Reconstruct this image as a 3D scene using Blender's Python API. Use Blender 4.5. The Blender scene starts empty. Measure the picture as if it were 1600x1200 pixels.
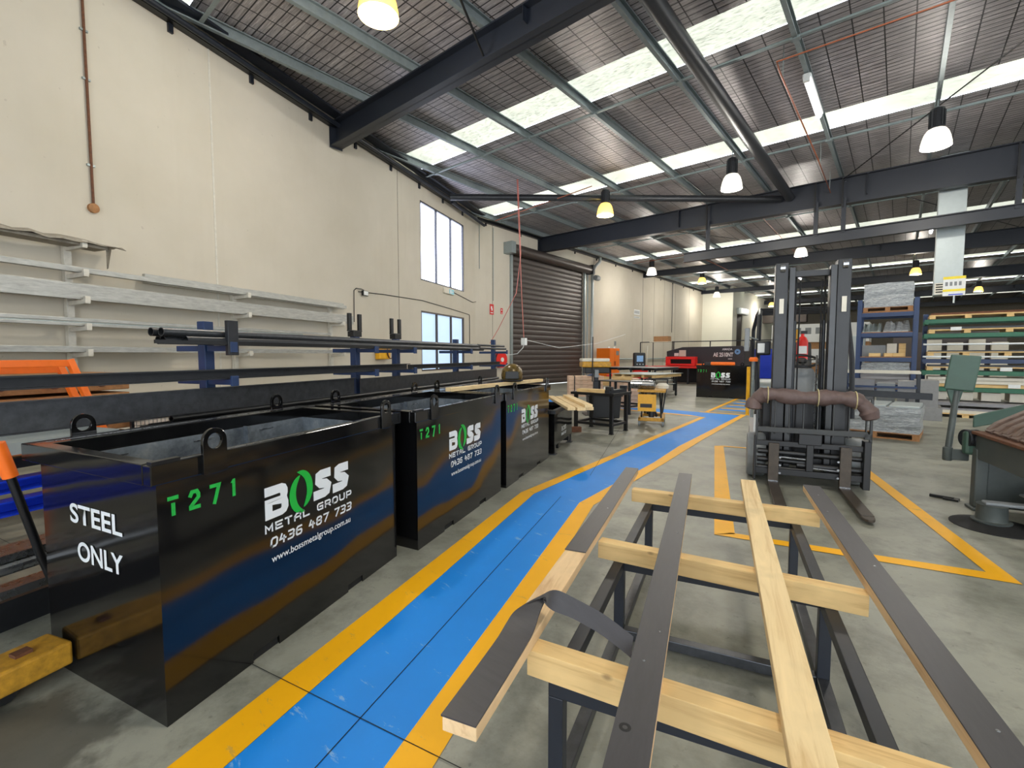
import bpy, bmesh, math, random
from math import sin, cos, radians, pi, sqrt, atan2
from mathutils import Vector, Matrix
random.seed(7)
S = bpy.context.scene
C = bpy.context.scene.collection

# ------------------------------------------------------------------ camera, world, exposure
EYE = Vector((0, 0, 1.5))
YAW, PITCH, FPX = radians(39.8), math.atan(45 / 725.0), 725.0
cam_d = bpy.data.cameras.new('camera')
cam = bpy.data.objects.new('camera', cam_d)
C.objects.link(cam)
cam.location = EYE
cam.rotation_euler = (pi / 2 - PITCH, 0, YAW)
cam_d.sensor_width = 36
cam_d.lens = 36 * FPX / 1600
cam_d.clip_start = 0.05
cam_d.clip_end = 300
S.camera = cam
S.view_settings.view_transform = 'Standard'
S.view_settings.look = 'None'
S.view_settings.gamma = 1
S.view_settings.use_curve_mapping = False
S.view_settings.exposure = 0.36
S.cycles.use_denoising = True
S.cycles.max_bounces = 8
S.cycles.diffuse_bounces = 4
S.cycles.glossy_bounces = 4
S.cycles.sample_clamp_indirect = 6
wd = bpy.data.worlds.new('daylight')
S.world = wd
wd.use_nodes = True
wd.node_tree.nodes['Background'].inputs[0].default_value = (0.86, 0.93, 1, 1)
wd.node_tree.nodes['Background'].inputs[1].default_value = 5.6
SKYLIGHT, LAMP_W, TUBE = 0.85, 300.0, 5.0

# ------------------------------------------------------------------ materials
def srgb(r, g, b):
    f = lambda c: (c / 255 / 12.92) if c / 255 <= 0.04045 else ((c / 255 + 0.055) / 1.055) ** 2.4
    return (f(r), f(g), f(b), 1)
class NT:
    """small helper around a material's node tree"""
    def __init__(s, name):
        s.m = bpy.data.materials.new(name); s.m.use_nodes = True
        s.t = s.m.node_tree; s.b = s.t.nodes['Principled BSDF']
        s.out = s.t.nodes['Material Output']
    def n(s, typ, **kw):
        nd = s.t.nodes.new(typ)
        for k, v in kw.items():
            if k.startswith('i_'):
                nd.inputs[int(k[2:]) if k[2:].isdigit() else k[2:].replace('_', ' ')].default_value = v
            else:
                setattr(nd, k, v)
        return nd
    def l(s, a, b): s.t.links.new(a, b)
    def coord(s, scale=(1, 1, 1), rot=(0, 0, 0), kind='Object'):
        tc = s.n('ShaderNodeTexCoord'); mp = s.n('ShaderNodeMapping')
        mp.inputs['Scale'].default_value = scale; mp.inputs['Rotation'].default_value = rot
        s.l(tc.outputs[kind], mp.inputs[0]); return mp.outputs[0]
    def noise(s, vec, scale, detail=4, rough=.6, dist=0):
        nd = s.n('ShaderNodeTexNoise'); nd.inputs['Scale'].default_value = scale
        nd.inputs['Detail'].default_value = detail; nd.inputs['Roughness'].default_value = rough
        nd.inputs['Distortion'].default_value = dist
        if vec is not None: s.l(vec, nd.inputs['Vector'])
        return nd.outputs['Fac']
    def ramp(s, fac, stops):
        r = s.n('ShaderNodeValToRGB'); cr = r.color_ramp
        while len(cr.elements) < len(stops): cr.elements.new(0.5)
        for e, (p, c) in zip(cr.elements, stops): e.position = p; e.color = c
        s.l(fac, r.inputs[0]); return r.outputs[0]
    def mix(s, fac, a, b, mode='MIX'):
        m = s.n('ShaderNodeMix', data_type='RGBA', blend_type=mode)
        for sock, val in ((m.inputs[0], fac), (m.inputs[6], a), (m.inputs[7], b)):
            if hasattr(val, 'is_output'): s.l(val, sock)
            else: sock.default_value = val
        return m.outputs[2]
    def math(s, op, a, b=0.0, clamp=False):
        m = s.n('ShaderNodeMath', operation=op, use_clamp=clamp)
        for i, v in enumerate((a, b)):
            if hasattr(v, 'is_output'): s.l(v, m.inputs[i])
            else: m.inputs[i].default_value = v
        return m.outputs[0]
    def bump(s, h, strength=.2, dist=.01):
        b = s.n('ShaderNodeBump'); b.inputs['Strength'].default_value = strength
        b.inputs['Distance'].default_value = dist; s.l(h, b.inputs['Height'])
        s.l(b.outputs[0], s.b.inputs['Normal'])
    def set(s, col=None, rough=.5, metal=0, spec=.5, coat=0):
        if col is not None:
            if hasattr(col, 'is_output'): s.l(col, s.b.inputs['Base Color'])
            else: s.b.inputs['Base Color'].default_value = col
        if hasattr(rough, 'is_output'): s.l(rough, s.b.inputs['Roughness'])
        else: s.b.inputs['Roughness'].default_value = rough
        s.b.inputs['Metallic'].default_value = metal
        s.b.inputs['Specular IOR Level'].default_value = spec
        s.b.inputs['Coat Weight'].default_value = coat
        return s
def shade(c, f): return (c[0] * f, c[1] * f, c[2] * f, 1)
M = {}
def plain(name, rgb, rough=.5, metal=0, var=.12, scale=14, bump=.0, spec=.5):
    """paint, plastic or metal with a little mottling of its own"""
    k = NT(name); c = srgb(*rgb); v = k.coord()
    f = k.noise(v, scale, 5, .65)
    col = k.ramp(f, [(.3, shade(c, 1 - var)), (.7, shade(c, 1 + var))])
    r = k.math('ADD', k.math('MULTIPLY', f, .16), rough - .08, True)
    k.set(col, r, metal, spec)
    if bump: k.bump(f, bump, .004)
    M[name] = k.m; return k.m
def emit(name, rgb, strength):
    k = NT(name); k.set(srgb(*rgb), .4)
    k.b.inputs['Emission Color'].default_value = srgb(*rgb); k.b.inputs['Emission Strength'].default_value = strength
    M[name] = k.m; return k.m

plain('navy_steel', (26, 31, 41), .45, 0, .1)
plain('dark_steel', (44, 46, 50), .42, .35, .2)
plain('raw_steel', (78, 80, 84), .38, .75, .25)
plain('bright_steel', (150, 152, 155), .28, .9, .15)
plain('galvanised', (150, 160, 160), .45, .55, .14, 30)
plain('purlin_galv', (128, 138, 140), .5, .35, .12, 9)
plain('black_paint', (17, 18, 20), .35, 0, .15)
plain('black_plastic', (24, 25, 27), .5, 0, .15)
plain('forklift_black', (22, 22, 24), .42, .1, .2)
plain('rubber', (23, 23, 24), .75, 0, .2)
plain('rack_blue', (28, 52, 92), .45, 0, .12)
plain('bright_blue', (24, 58, 196), .4, 0, .1)
plain('rack_green', (22, 98, 68), .45, 0, .12)
plain('machine_green', (58, 84, 72), .45, 0, .1, 6)
plain('machine_grey', (76, 82, 80), .5, .1, .16, 6)
plain('orange', (240, 112, 30), .4, 0, .06)
plain('cabinet_orange', (245, 122, 18), .45, 0, .05)
plain('machine_red', (226, 42, 34), .38, 0, .05)
plain('yellow', (226, 166, 24), .42, 0, .1)
plain('worn_yellow', (190, 140, 40), .5, 0, .3, 22)
plain('white', (226, 228, 226), .5, 0, .05)
plain('bracket_white', (205, 200, 188), .55, 0, .1)
plain('letter_white', (222, 226, 228), .4, 0, .03)
plain('logo_green', (22, 170, 58), .4, 0, .04)
plain('stencil_green', (24, 168, 62), .5, 0, .25, 60)
plain('sign_red', (206, 40, 36), .45, 0, .05)
plain('sign_yellow', (236, 214, 40), .45, 0, .05)
plain('cream_plastic', (214, 208, 192), .5, 0, .05)
plain('grey_plastic', (128, 132, 134), .5, 0, .08)
plain('duct_grey', (168, 176, 176), .42, .35, .06, 4)
plain('copper', (150, 84, 54), .45, .4, .15)
plain('rust', (104, 66, 44), .75, .1, .35, 25)
plain('wood_block', (158, 112, 70), .7, 0, .25, 18)
plain('cardboard', (164, 122, 82), .75, 0, .15, 10)
plain('dusty', (150, 142, 128), .85, 0, .25, 12, .3)
plain('door_brown', (74, 66, 62), .42, .25, .1, 5)
plain('concrete_pad', (120, 116, 104), .8, 0, .15)
plain('screen', (120, 165, 215), .2)
plain('shirt_strap', (186, 172, 128), .7, 0, .15)
plain('charcoal', (48, 48, 54), .45, 0, .06)
plain('bag_grey', (58, 58, 58), .7, 0, .2, 20, .3)
plain('dark_gap', (8, 8, 9), .8)
plain('skin_brown', (96, 78, 74), .6, 0, .22, 20, .35)
plain('helmet_gold_reflections', (92, 74, 34), .28, .2, .75, 14)  # strong dark mottling puts reflections into the gold colour
plain('slat_brown', (112, 92, 82), .6, .2, .25, 16)
plain('sheet_pinkgrey', (140, 139, 138), .5, .1, .1)
plain('cable_white', (220, 220, 216), .5)
plain('cable_red', (196, 112, 100), .5, 0, .1)
plain('cyan_sign', (120, 196, 214), .4)

# black gloss enamel with a slightly wavy sheet below it
k = NT('bin_black'); v = k.coord()
k.set(srgb(13, 13, 14), .10, 0, .65)
h1 = k.noise(k.coord((1, 1, .8)), 1.5, 1, .35)
sc = k.ramp(k.noise(k.coord((1, 1, .35)), 46, 3, .75), [(.70, (.0, .0, .0, 1)), (.78, (1, 1, 1, 1))])
k.l(k.mix(k.math('MULTIPLY', sc, .12), srgb(13, 13, 14), srgb(90, 90, 96)), k.b.inputs['Base Color'])
k.bump(h1, .5, .03); M['bin_black'] = k.m
# inside of the skips: dusty bare sheet
k = NT('bin_inside'); f = k.noise(k.coord((1, 1, 1)), 3.5, 6, .7)
k.set(k.ramp(f, [(.32, srgb(70, 78, 88)), (.52, srgb(126, 134, 142)), (.75, srgb(182, 186, 184))]), .5, .35)
M['bin_inside'] = k.m
# timber
def timber(name, light, dark, axis, knots=.0):
    k = NT(name); sc = [9, 9, 9]; sc[axis] = .7
    v = k.coord(tuple(sc))
    g = k.noise(v, 2.6, 6, .62, .6)
    col = k.ramp(g, [(.28, srgb(*dark)), (.5, srgb(*light)), (.8, shade(srgb(*light), 1.12))])
    big = k.noise(k.coord(), 3.2, 3, .6)
    col = k.mix(k.ramp(big, [(.52, (0, 0, 0, 1)), (.72, (.55, .55, .55, 1))]), col, srgb(*[int(c * .82) for c in light]))
    vo = k.n('ShaderNodeTexVoronoi'); vo.inputs['Scale'].default_value = 5.5; k.l(k.coord((1, 1, 1) if axis else (.7, 1, 1)), vo.inputs['Vector'])
    kn = k.ramp(vo.outputs['Distance'], [(.03, (1, 1, 1, 1)), (.085, (0, 0, 0, 1))])
    col = k.mix(k.math('MULTIPLY', kn, knots), col, srgb(96, 62, 34))
    k.set(col, .62, 0, .3); k.bump(g, .12, .003); M[name] = k.m
timber('pine_x', (230, 204, 156), (206, 172, 122), 0, .5)
timber('pine_y', (226, 190, 128), (186, 140, 80), 1, .35)
timber('pine_dark_x', (222, 188, 130), (182, 140, 86), 0, .55)
timber('ply', (196, 166, 134), (150, 112, 84), 1, 0)
timber('pine_pink', (226, 192, 164), (196, 150, 122), 0, .1)
# rubber facing on boards
k = NT('rubber_face'); f = k.noise(k.coord((2, 14, 3)), 4, 5, .7)
k.set(k.ramp(f, [(.3, srgb(56, 54, 57)), (.75, srgb(65, 63, 66))]), .45, 0, .5); k.bump(f, .08, .003); M['rubber_face'] = k.m
# aluminium lengths
k = NT('aluminium'); f = k.noise(k.coord((3, .5, 6)), 5, 5, .7)
k.set(k.ramp(f, [(.3, srgb(150, 150, 146)), (.6, srgb(178, 178, 173)), (.8, srgb(196, 195, 190))]), .38, .5); M['aluminium'] = k.m
# wrapped sheet stock
k = NT('wrapped'); f = k.noise(k.coord((1.2, 1.2, 9)), 7, 6, .75, 1.2)
k.set(k.ramp(f, [(.3, srgb(96, 100, 104)), (.5, srgb(150, 154, 156)), (.7, srgb(214, 216, 216))]), .3, .3); k.bump(f, .4, .02); M['wrapped'] = k.m
# stacked sheet edges
k = NT('sheet_edges'); w = k.n('ShaderNodeTexWave', bands_direction='Z'); w.inputs['Scale'].default_value = 22; w.inputs['Distortion'].default_value = 1.5
k.l(k.coord(), w.inputs['Vector'])
k.set(k.ramp(w.outputs['Fac'], [(.2, srgb(92, 92, 96)), (.8, srgb(150, 148, 150))]), .45, .3); M['sheet_edges'] = k.m
# painted tilt-up wall
k = NT('wall_paint'); v = k.coord()
f = k.noise(v, .35, 5, .6); f2 = k.noise(k.coord((1, 1, .12)), 1.6, 4, .7)
col = k.ramp(f, [(.3, srgb(192, 184, 167)), (.7, srgb(207, 199, 184))])
col = k.mix(k.math('MULTIPLY', k.ramp(f2, [(.52, (0, 0, 0, 1)), (.8, (1, 1, 1, 1))]), .35), col, srgb(184, 174, 156))
sp = k.ramp(k.noise(v, 9, 2, .5), [(.74, (0, 0, 0, 1)), (.77, (1, 1, 1, 1))])
col = k.mix(k.math('MULTIPLY', sp, .25), col, srgb(140, 128, 112))
k.set(col, .75, 0, .25); k.bump(k.noise(v, 40, 4, .6), .08, .004); M['wall_paint'] = k.m
plain('wall_pale', (224, 222, 206), .7, 0, .03, .6)
# concrete slab
k = NT('concrete'); v = k.coord()
f = k.noise(v, .55, 8, .66, 0); f2 = k.noise(v, 1.9, 9, .72, .1); f3 = k.noise(k.coord((.9, 1.6, 1), (0, 0, .35)), 1.6, 7, .72, 0)
col = k.ramp(f, [(.28, srgb(112, 112, 102)), (.5, srgb(146, 146, 134)), (.72, srgb(166, 165, 152))])
col = k.mix(k.math('MULTIPLY', k.ramp(f2, [(.36, (1, 1, 1, 1)), (.54, (0, 0, 0, 1))]), .7), col, srgb(92, 92, 83))
col = k.mix(k.math('MULTIPLY', k.ramp(f3, [(.60, (0, 0, 0, 1)), (.78, (1, 1, 1, 1))]), .3), col, srgb(176, 174, 160))
sp = k.ramp(k.noise(v, 19, 3, .6), [(.64, (0, 0, 0, 1)), (.70, (1, 1, 1, 1))])
col = k.mix(k.math('MULTIPLY', sp, .35), col, srgb(70, 70, 64))
# one large oily damp patch near the first skip
mp = k.n('ShaderNodeVectorMath', operation='DISTANCE'); k.l(k.coord(), mp.inputs[0]); mp.inputs[1].default_value = (-2.55, -.05, 0)
st = k.math('ADD', mp.outputs['Value'], k.math('MULTIPLY', k.noise(v, 3.2, 5, .6), .9))
col = k.mix(k.ramp(st, [(.80, (.75, .75, .75, 1)), (.92, (0, 0, 0, 1))]), col, srgb(72, 70, 62))
k.set(col, k.math('ADD', k.math('MULTIPLY', f2, .3), .30), 0, .45); k.bump(f2, .12, .006); M['concrete'] = k.m
def floor_paint(name, c, chip, amount):
    k = NT(name); v = k.coord()
    f = k.noise(v, 1.1, 5, .6)
    col = k.ramp(f, [(.3, shade(srgb(*c), .92)), (.7, shade(srgb(*c), 1.06))])
    s1 = k.ramp(k.noise(k.coord((1, 3.5, 1), (0, 0, .9)), 4.2, 6, .75), [(amount, (0, 0, 0, 1)), (amount + .05, (1, 1, 1, 1))])
    col = k.mix(k.math('MULTIPLY', s1, .55), col, srgb(*chip))
    s2 = k.ramp(k.noise(k.coord((.8, 3, 1), (0, 0, -.5)), 8, 5, .7), [(.70, (0, 0, 0, 1)), (.76, (1, 1, 1, 1))])
    col = k.mix(k.math('MULTIPLY', s2, .3), col, shade(srgb(*c), .45))
    k.set(col, .5, 0, .3); k.bump(k.noise(v, 6, 6, .7), .06, .004); M[name] = k.m
floor_paint('paint_blue', (20, 132, 224), (150, 186, 216), .615)
floor_paint('paint_yellow', (246, 178, 12), (180, 150, 80), .60)
# roof: foil insulation held up by wire mesh
k = NT('roof_foil'); v = k.coord()
cr = k.noise(k.coord((.7, 9, 1)), 3.0, 5, .7, .8); big = k.noise(v, .5, 3, .5)
br = k.n('ShaderNodeTexBrick', offset=0.0)
for nm, val in (('Scale', 1.0), ('Mortar Size', .012), ('Mortar Smooth', .1), ('Brick Width', .45), ('Row Height', .15)):
    br.inputs[nm].default_value = val
k.l(k.coord(), br.inputs['Vector'])
col = k.ramp(cr, [(.3, srgb(122, 117, 120)), (.55, srgb(176, 170, 172)), (.75, srgb(226, 222, 224))])
col = k.mix(br.outputs['Fac'], col, srgb(38, 36, 38))
k.set(col, .36, .3, .6); k.bump(k.math('ADD', cr, k.math('MULTIPLY', big, .8)), .7, .035); M['roof_foil'] = k.m
# translucent roof sheet, lit by the sky above it
k = NT('skylight'); f = k.noise(k.coord((2, 7, 1)), 3.4, 6, .85)
col = k.ramp(f, [(.38, srgb(120, 126, 114)), (.47, srgb(214, 220, 204)), (.62, srgb(236, 239, 226))])
k.set(srgb(220, 226, 214), .6); k.l(col, k.b.inputs['Emission Color']); k.b.inputs['Emission Strength'].default_value = SKYLIGHT; M['skylight'] = k.m
emit('window_sky', (226, 232, 255), 3.2)
emit('window_low', (176, 200, 226), .72)
emit('tube_light', (250, 248, 255), TUBE)
emit('bulb', (255, 222, 150), 2.5)
emit('lamp_far', (255, 240, 210), 6)
k = NT('lamp_glass'); k.set(srgb(252, 226, 150), .35); k.b.inputs['Transmission Weight'].default_value = .55
k.b.inputs['Emission Color'].default_value = srgb(255, 222, 130); k.b.inputs['Emission Strength'].default_value = .32; M['lamp_glass'] = k.m
k = NT('lamp_clear'); k.set(srgb(240, 240, 236), .3); k.b.inputs['Transmission Weight'].default_value = .4
k.b.inputs['Emission Color'].default_value = srgb(255, 246, 232); k.b.inputs['Emission Strength'].default_value = .28; M['lamp_clear'] = k.m

# ------------------------------------------------------------------ mesh helpers
class MB:
    def __init__(s): s.v = []; s.f = []
    def add(s, vs, fs):
        o = len(s.v); s.v += [tuple(x) for x in vs]; s.f += [tuple(i + o for i in f) for f in fs]; return s
    def box(s, x0, x1, y0, y1, z0, z1):
        return s.add([(x, y, z) for z in (z0, z1) for x, y in ((x0, y0), (x1, y0), (x1, y1), (x0, y1))],
                     [(3, 2, 1, 0), (4, 5, 6, 7), (0, 1, 5, 4), (1, 2, 6, 5), (2, 3, 7, 6), (3, 0, 4, 7)])
    def bar(s, p, q, w, h, up=(0, 0, 1)):
        """rectangular section w wide, h high (along up) from p to q, centred"""
        p, q = Vector(p), Vector(q); d = (q - p).normalized(); up = Vector(up)
        if abs(d.dot(up)) > .98: up = Vector((1, 0, 0))
        a = d.cross(up).normalized() * w / 2; b = a.cross(d).normalized() * h / 2
        vs = [e + sx * a + sy * b for e in (p, q) for sx, sy in ((-1, -1), (1, -1), (1, 1), (-1, 1))]
        return s.add(vs, [(3, 2, 1, 0), (4, 5, 6, 7), (0, 1, 5, 4), (1, 2, 6, 5), (2, 3, 7, 6), (3, 0, 4, 7)])
    def sect(s, p, q, prof, up=(0, 0, 1)):
        """open or closed 2-D profile [(side, up)] swept straight from p to q, capped"""
        p, q = Vector(p), Vector(q); d = (q - p).normalized(); up = Vector(up)
        a = d.cross(up).normalized(); b = a.cross(d).normalized(); n = len(prof)
        vs = [e + x * a + y * b for e in (p, q) for x, y in prof]
        return s.add(vs, [tuple(range(n - 1, -1, -1)), tuple(range(n, 2 * n))] + [(i, (i + 1) % n, n + (i + 1) % n, n + i) for i in range(n)])
    def tube(s, pts, r, n=10, cap=True):
        pts = [Vector(p) for p in pts]; rs = r if isinstance(r, (list, tuple)) else [r] * len(pts)
        rings = []; ref = None
        for i, p in enumerate(pts):
            d = ((pts[min(i + 1, len(pts) - 1)] - p).normalized() + (p - pts[max(i - 1, 0)]).normalized())
            d = d.normalized() if d.length > 1e-6 else Vector((0, 0, 1))
            if ref is None: ref = Vector((0, 0, 1)) if abs(d.z) < .9 else Vector((1, 0, 0))
            a = d.cross(ref).normalized(); b = a.cross(d).normalized(); ref = b
            rings.append([p + rs[i] * (cos(2 * pi * k / n) * a + sin(2 * pi * k / n) * b) for k in range(n)])
        fs = [(i * n + k, i * n + (k + 1) % n, (i + 1) * n + (k + 1) % n, (i + 1) * n + k) for i in range(len(pts) - 1) for k in range(n)]
        if cap: fs += [tuple(range(n - 1, -1, -1)), tuple(range((len(pts) - 1) * n, len(pts) * n))]
        return s.add([v for r_ in rings for v in r_], fs)
    def pipe(s, p, q, ro, ri, n=12):
        """hollow straight pipe"""
        p, q = Vector(p), Vector(q); d = (q - p).normalized(); up = Vector((0, 0, 1)) if abs(d.z) < .9 else Vector((1, 0, 0))
        a = d.cross(up).normalized(); b = a.cross(d)
        vs = [e + r * (cos(2 * pi * k / n) * a + sin(2 * pi * k / n) * b) for e in (p, q) for r in (ro, ri) for k in range(n)]
        fs = []
        for k in range(n):
            j = (k + 1) % n
            fs += [(k, j, 2 * n + j, 2 * n + k), (n + j, n + k, 3 * n + k, 3 * n + j), (j, k, n + k, n + j), (2 * n + k, 2 * n + j, 3 * n + j, 3 * n + k)]
        return s.add(vs, fs)
    def lathe(s, prof, c=(0, 0, 0), n=24, axis=None):
        c = Vector(c); ax = Vector(axis or (0, 0, 1)).normalized()
        u = ax.orthogonal().normalized(); w = ax.cross(u)
        vs = [c + ax * z + r * (cos(2 * pi * k / n) * u + sin(2 * pi * k / n) * w) for r, z in prof for k in range(n)]
        fs = [(i * n + k, i * n + (k + 1) % n, (i + 1) * n + (k + 1) % n, (i + 1) * n + k) for i in range(len(prof) - 1) for k in range(n)]
        if prof[0][0] > 1e-4: fs.append(tuple(range(n - 1, -1, -1)))
        if prof[-1][0] > 1e-4: fs.append(tuple(range((len(prof) - 1) * n, len(prof) * n)))
        return s.add(vs, fs)
    def prism(s, poly, o, ax, ay, th, hole=None):
        """2-D polygon on the plane o + x*ax + y*ay, given thickness th along ax x ay; optional hole of equally many points"""
        o, ax, ay = Vector(o), Vector(ax), Vector(ay); nz = ax.cross(ay).normalized() * th
        P = [o + ax * x + ay * y for x, y in poly]; n = len(P)
        if not hole:
            return s.add(P + [p + nz for p in P], [tuple(range(n - 1, -1, -1)), tuple(range(n, 2 * n))] + [(i, (i + 1) % n, n + (i + 1) % n, n + i) for i in range(n)])
        H = [o + ax * x + ay * y for x, y in hole]
        vs = P + [p + nz for p in P] + H + [h + nz for h in H]; fs = []
        for i in range(n):
            j = (i + 1) % n
            fs += [(i, j, n + j, n + i), (n + i, n + j, 3 * n + j, 3 * n + i), (j, i, 2 * n + i, 2 * n + j), (2 * n + j, 2 * n + i, 3 * n + i, 3 * n + j)]
        return s.add(vs, fs)
    def build(s, name, mat, parent=None, bevel=0, smooth=False, loc=None, rotz=0):
        me = bpy.data.meshes.new(name); me.from_pydata(s.v, [], s.f); me.validate(); me.update()
        bm = bmesh.new(); bm.from_mesh(me); bmesh.ops.recalc_face_normals(bm, faces=bm.faces); bm.to_mesh(me); bm.free()
        me.materials.append(M[mat] if isinstance(mat, str) else mat)
        if smooth:
            for p in me.polygons: p.use_smooth = True
            me.set_sharp_from_angle(angle=radians(38))
        o = bpy.data.objects.new(name, me); C.objects.link(o)
        if parent is not None: o.parent = parent
        if loc is not None: o.location = loc
        o.rotation_euler.z = rotz
        if bevel:
            b = o.modifiers.new('bevel', 'BEVEL'); b.width = bevel; b.segments = 2; b.limit_method = 'ANGLE'; b.angle_limit = radians(50)
        return o
def tag(o, label, cat, group=None, kind=None):
    o['label'] = label; o['category'] = cat
    if group: o['group'] = group
    if kind: o['kind'] = kind
    return o
def thing(name, label, cat, loc=(0, 0, 0), rotz=0, group=None):
    o = bpy.data.objects.new(name, None); C.objects.link(o); o.empty_display_size = .1
    o.location = loc; o.rotation_euler = (0, 0, rotz)
    return tag(o, label, cat, group)
def struct(o, label=None):
    o['kind'] = 'structure'
    if label: o['label'] = label
    return o
def skew(root, kx=0.0, ky=0.0):
    """plan of a thing leaned out of square: x += kx*y, y += ky*x"""
    for ch in root.children:
        for v in ch.data.vertices: v.co.x, v.co.y = v.co.x + kx * v.co.y, v.co.y + ky * v.co.x
    return root
def dup(root, loc=None, rotz=None, label=None, group=None, skip=()):
    r = root.copy(); C.objects.link(r)
    if loc is not None: r.location = loc
    if rotz is not None: r.rotation_euler = (0, 0, rotz)
    if label: r['label'] = label
    if group: r['group'] = group
    for ch in list(root.children):
        if ch.name.split('.')[0] in skip: continue
        c = ch.copy(); C.objects.link(c); c.parent = r
        for g in list(ch.children):
            d = g.copy(); C.objects.link(d); d.parent = c
    return r
def B(u, v, z=0):
    """lane frame: u to the right of, v along the skewed aisle (turned 20 degrees)"""
    a = radians(20); return Vector((u * cos(a) - v * sin(a), u * sin(a) + v * cos(a), z))
WA = radians(19.3); D1 = Vector((-sin(WA), cos(WA), 0)); N1 = Vector((cos(WA), sin(WA), 0)); P1 = Vector((-14.0, 14.35, 0))
def Wp(s, n, z=0):
    """skewed wall frame: s back from the bend, n out of the wall"""
    p = P1 - D1 * s + N1 * n; return Vector((p.x, p.y, z))

# ------------------------------------------------------------------ lettering
STROKES = {
 'M': [[(0, 0), (0, 1), (.5, .35), (1, 1), (1, 0)]], 'E': [[(1, 1), (0, 1), (0, 0), (1, 0)], [(0, .5), (.85, .5)]],
 'T': [[(0, 1), (1, 1)], [(.5, 1), (.5, 0)]], 'A': [[(0, 0), (0, .6), (.35, 1), (1, 1), (1, 0)], [(0, .42), (1, .42)]],
 'L': [[(0, 1), (0, 0), (1, 0)]], 'G': [[(1, 1), (.2, 1), (0, .8), (0, .2), (.2, 0), (1, 0), (1, .5), (.45, .5)]],
 'R': [[(0, 0), (0, 1), (.85, 1), (1, .85), (1, .55), (.85, .42), (0, .42)], [(.5, .42), (1, 0)]],
 'O': [[(.2, 0), (0, .2), (0, .8), (.2, 1), (.8, 1), (1, .8), (1, .2), (.8, 0), (.2, 0), (0, .2)]],
 'U': [[(0, 1), (0, .2), (.2, 0), (.8, 0), (1, .2), (1, 1)]], 'P': [[(0, 0), (0, 1), (.85, 1), (1, .85), (1, .5), (.85, .36), (0, .36)]],
 'S': [[(1, 1), (.25, 1), (.05, .86), (.05, .64), (.25, .52), (.75, .48), (.95, .36), (.95, .14), (.75, 0), (0, 0)]],
 'N': [[(0, 0), (0, 1), (1, 0), (1, 1)]], 'Y': [[(0, 1), (.5, .48), (1, 1)], [(.5, .48), (.5, 0)]],
 '0': [[(.2, 0), (0, .2), (0, .8), (.2, 1), (.8, 1), (1, .8), (1, .2), (.8, 0), (.2, 0), (0, .2)]],
 '1': [[(.25, .75), (.6, 1), (.6, 0)]], '2': [[(0, .8), (.2, 1), (.8, 1), (1, .8), (1, .6), (0, .12), (0, 0), (1, 0)]],
 '3': [[(0, 1), (.8, 1), (1, .85), (1, .65), (.8, .5), (.3, .5)], [(.8, .5), (1, .35), (1, .15), (.8, 0), (0, 0)]],
 '4': [[(.25, 1), (0, .42), (1, .42)], [(.7, .7), (.7, 0)]], '5': [[(1, 1), (0, 1), (0, .55), (.8, .55), (1, .4), (1, .15), (.8, 0), (0, 0)]],
 '6': [[(.9, 1), (.2, 1), (0, .8), (0, .15), (.15, 0), (.85, 0), (1, .15), (1, .4), (.85, .55), (0, .55)]],
 '7': [[(0, 1), (1, 1), (.35, 0)]], '8': [[(.15, .52), (.02, .7), (.02, .85), (.2, 1), (.8, 1), (.98, .85), (.98, .7), (.85, .52), (.15, .52), (0, .35), (0, .15), (.2, 0), (.8, 0), (1, .15), (1, .35), (.85, .52)]],
}
def strokes(mb, text, o, ax, ay, h, w, gap, th, depth=.0015, slant=0.0, widths=None):
    """letters as mitred pen strokes laid on a surface"""
    o, ax, ay = Vector(o), Vector(ax).normalized(), Vector(ay).normalized(); x = 0
    for ch in text:
        cw = (widths or {}).get(ch, w)
        for line in STROKES.get(ch, []):
            pts = [Vector((x + px * cw + slant * py * h, py * h)) for px, py in line]
            L, R = [], []
            for i, p in enumerate(pts):
                a = (pts[i] - pts[i - 1]).normalized() if i else None
                b = (pts[i + 1] - pts[i]).normalized() if i < len(pts) - 1 else None
                t = ((a or b) + (b or a)).normalized(); nrm = Vector((-t.y, t.x))
                m = 1.0
                if a is not None and b is not None: m = 1 / max(.55, nrm.dot(Vector((-a.y, a.x))))
                e = p - t * th * .5 if a is None else (p + t * th * .5 if b is None else p)
                L.append(e + nrm * th / 2 * m); R.append(e - nrm * th / 2 * m)
            for i in range(len(pts) - 1):
                mb.prism([L[i], R[i], R[i + 1], L[i + 1]], o, ax, ay, depth)
        x += (cw if ch != ' ' else w * .55) + gap
    return x - gap
def text_width(text, w, gap): return sum((w if c != ' ' else w * .55) + gap for c in text) - gap
def lettering(text, name, mat, parent, o, ax, ay, h, width=None, bold=0.0, depth=.0015):
    """plain sans lettering as a mesh lying on a surface"""
    cu = bpy.data.curves.new(name, 'FONT'); cu.body = text; cu.size = 1; cu.offset = bold; cu.extrude = 0
    t = bpy.data.objects.new('tmp', cu); C.objects.link(t); bpy.context.view_layer.update()
    me = bpy.data.meshes.new_from_object(t.evaluated_get(bpy.context.evaluated_depsgraph_get()))
    bpy.data.objects.remove(t)
    xs = [v.co.x for v in me.vertices]; ys = [v.co.y for v in me.vertices]
    x0, x1, y0, y1 = min(xs), max(xs), min(ys), max(ys)
    sy = h / (y1 - y0); sx = width / (x1 - x0) if width else sy
    o, ax, ay = Vector(o), Vector(ax).normalized(), Vector(ay).normalized(); nz = ax.cross(ay) * depth
    for v in me.vertices: v.co = o + ax * (v.co.x - x0) * sx + ay * (v.co.y - y0) * sy + nz
    me.materials.clear(); me.materials.append(M[mat])
    ob = bpy.data.objects.new(name, me); C.objects.link(ob); ob.parent = parent
    return ob
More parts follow.
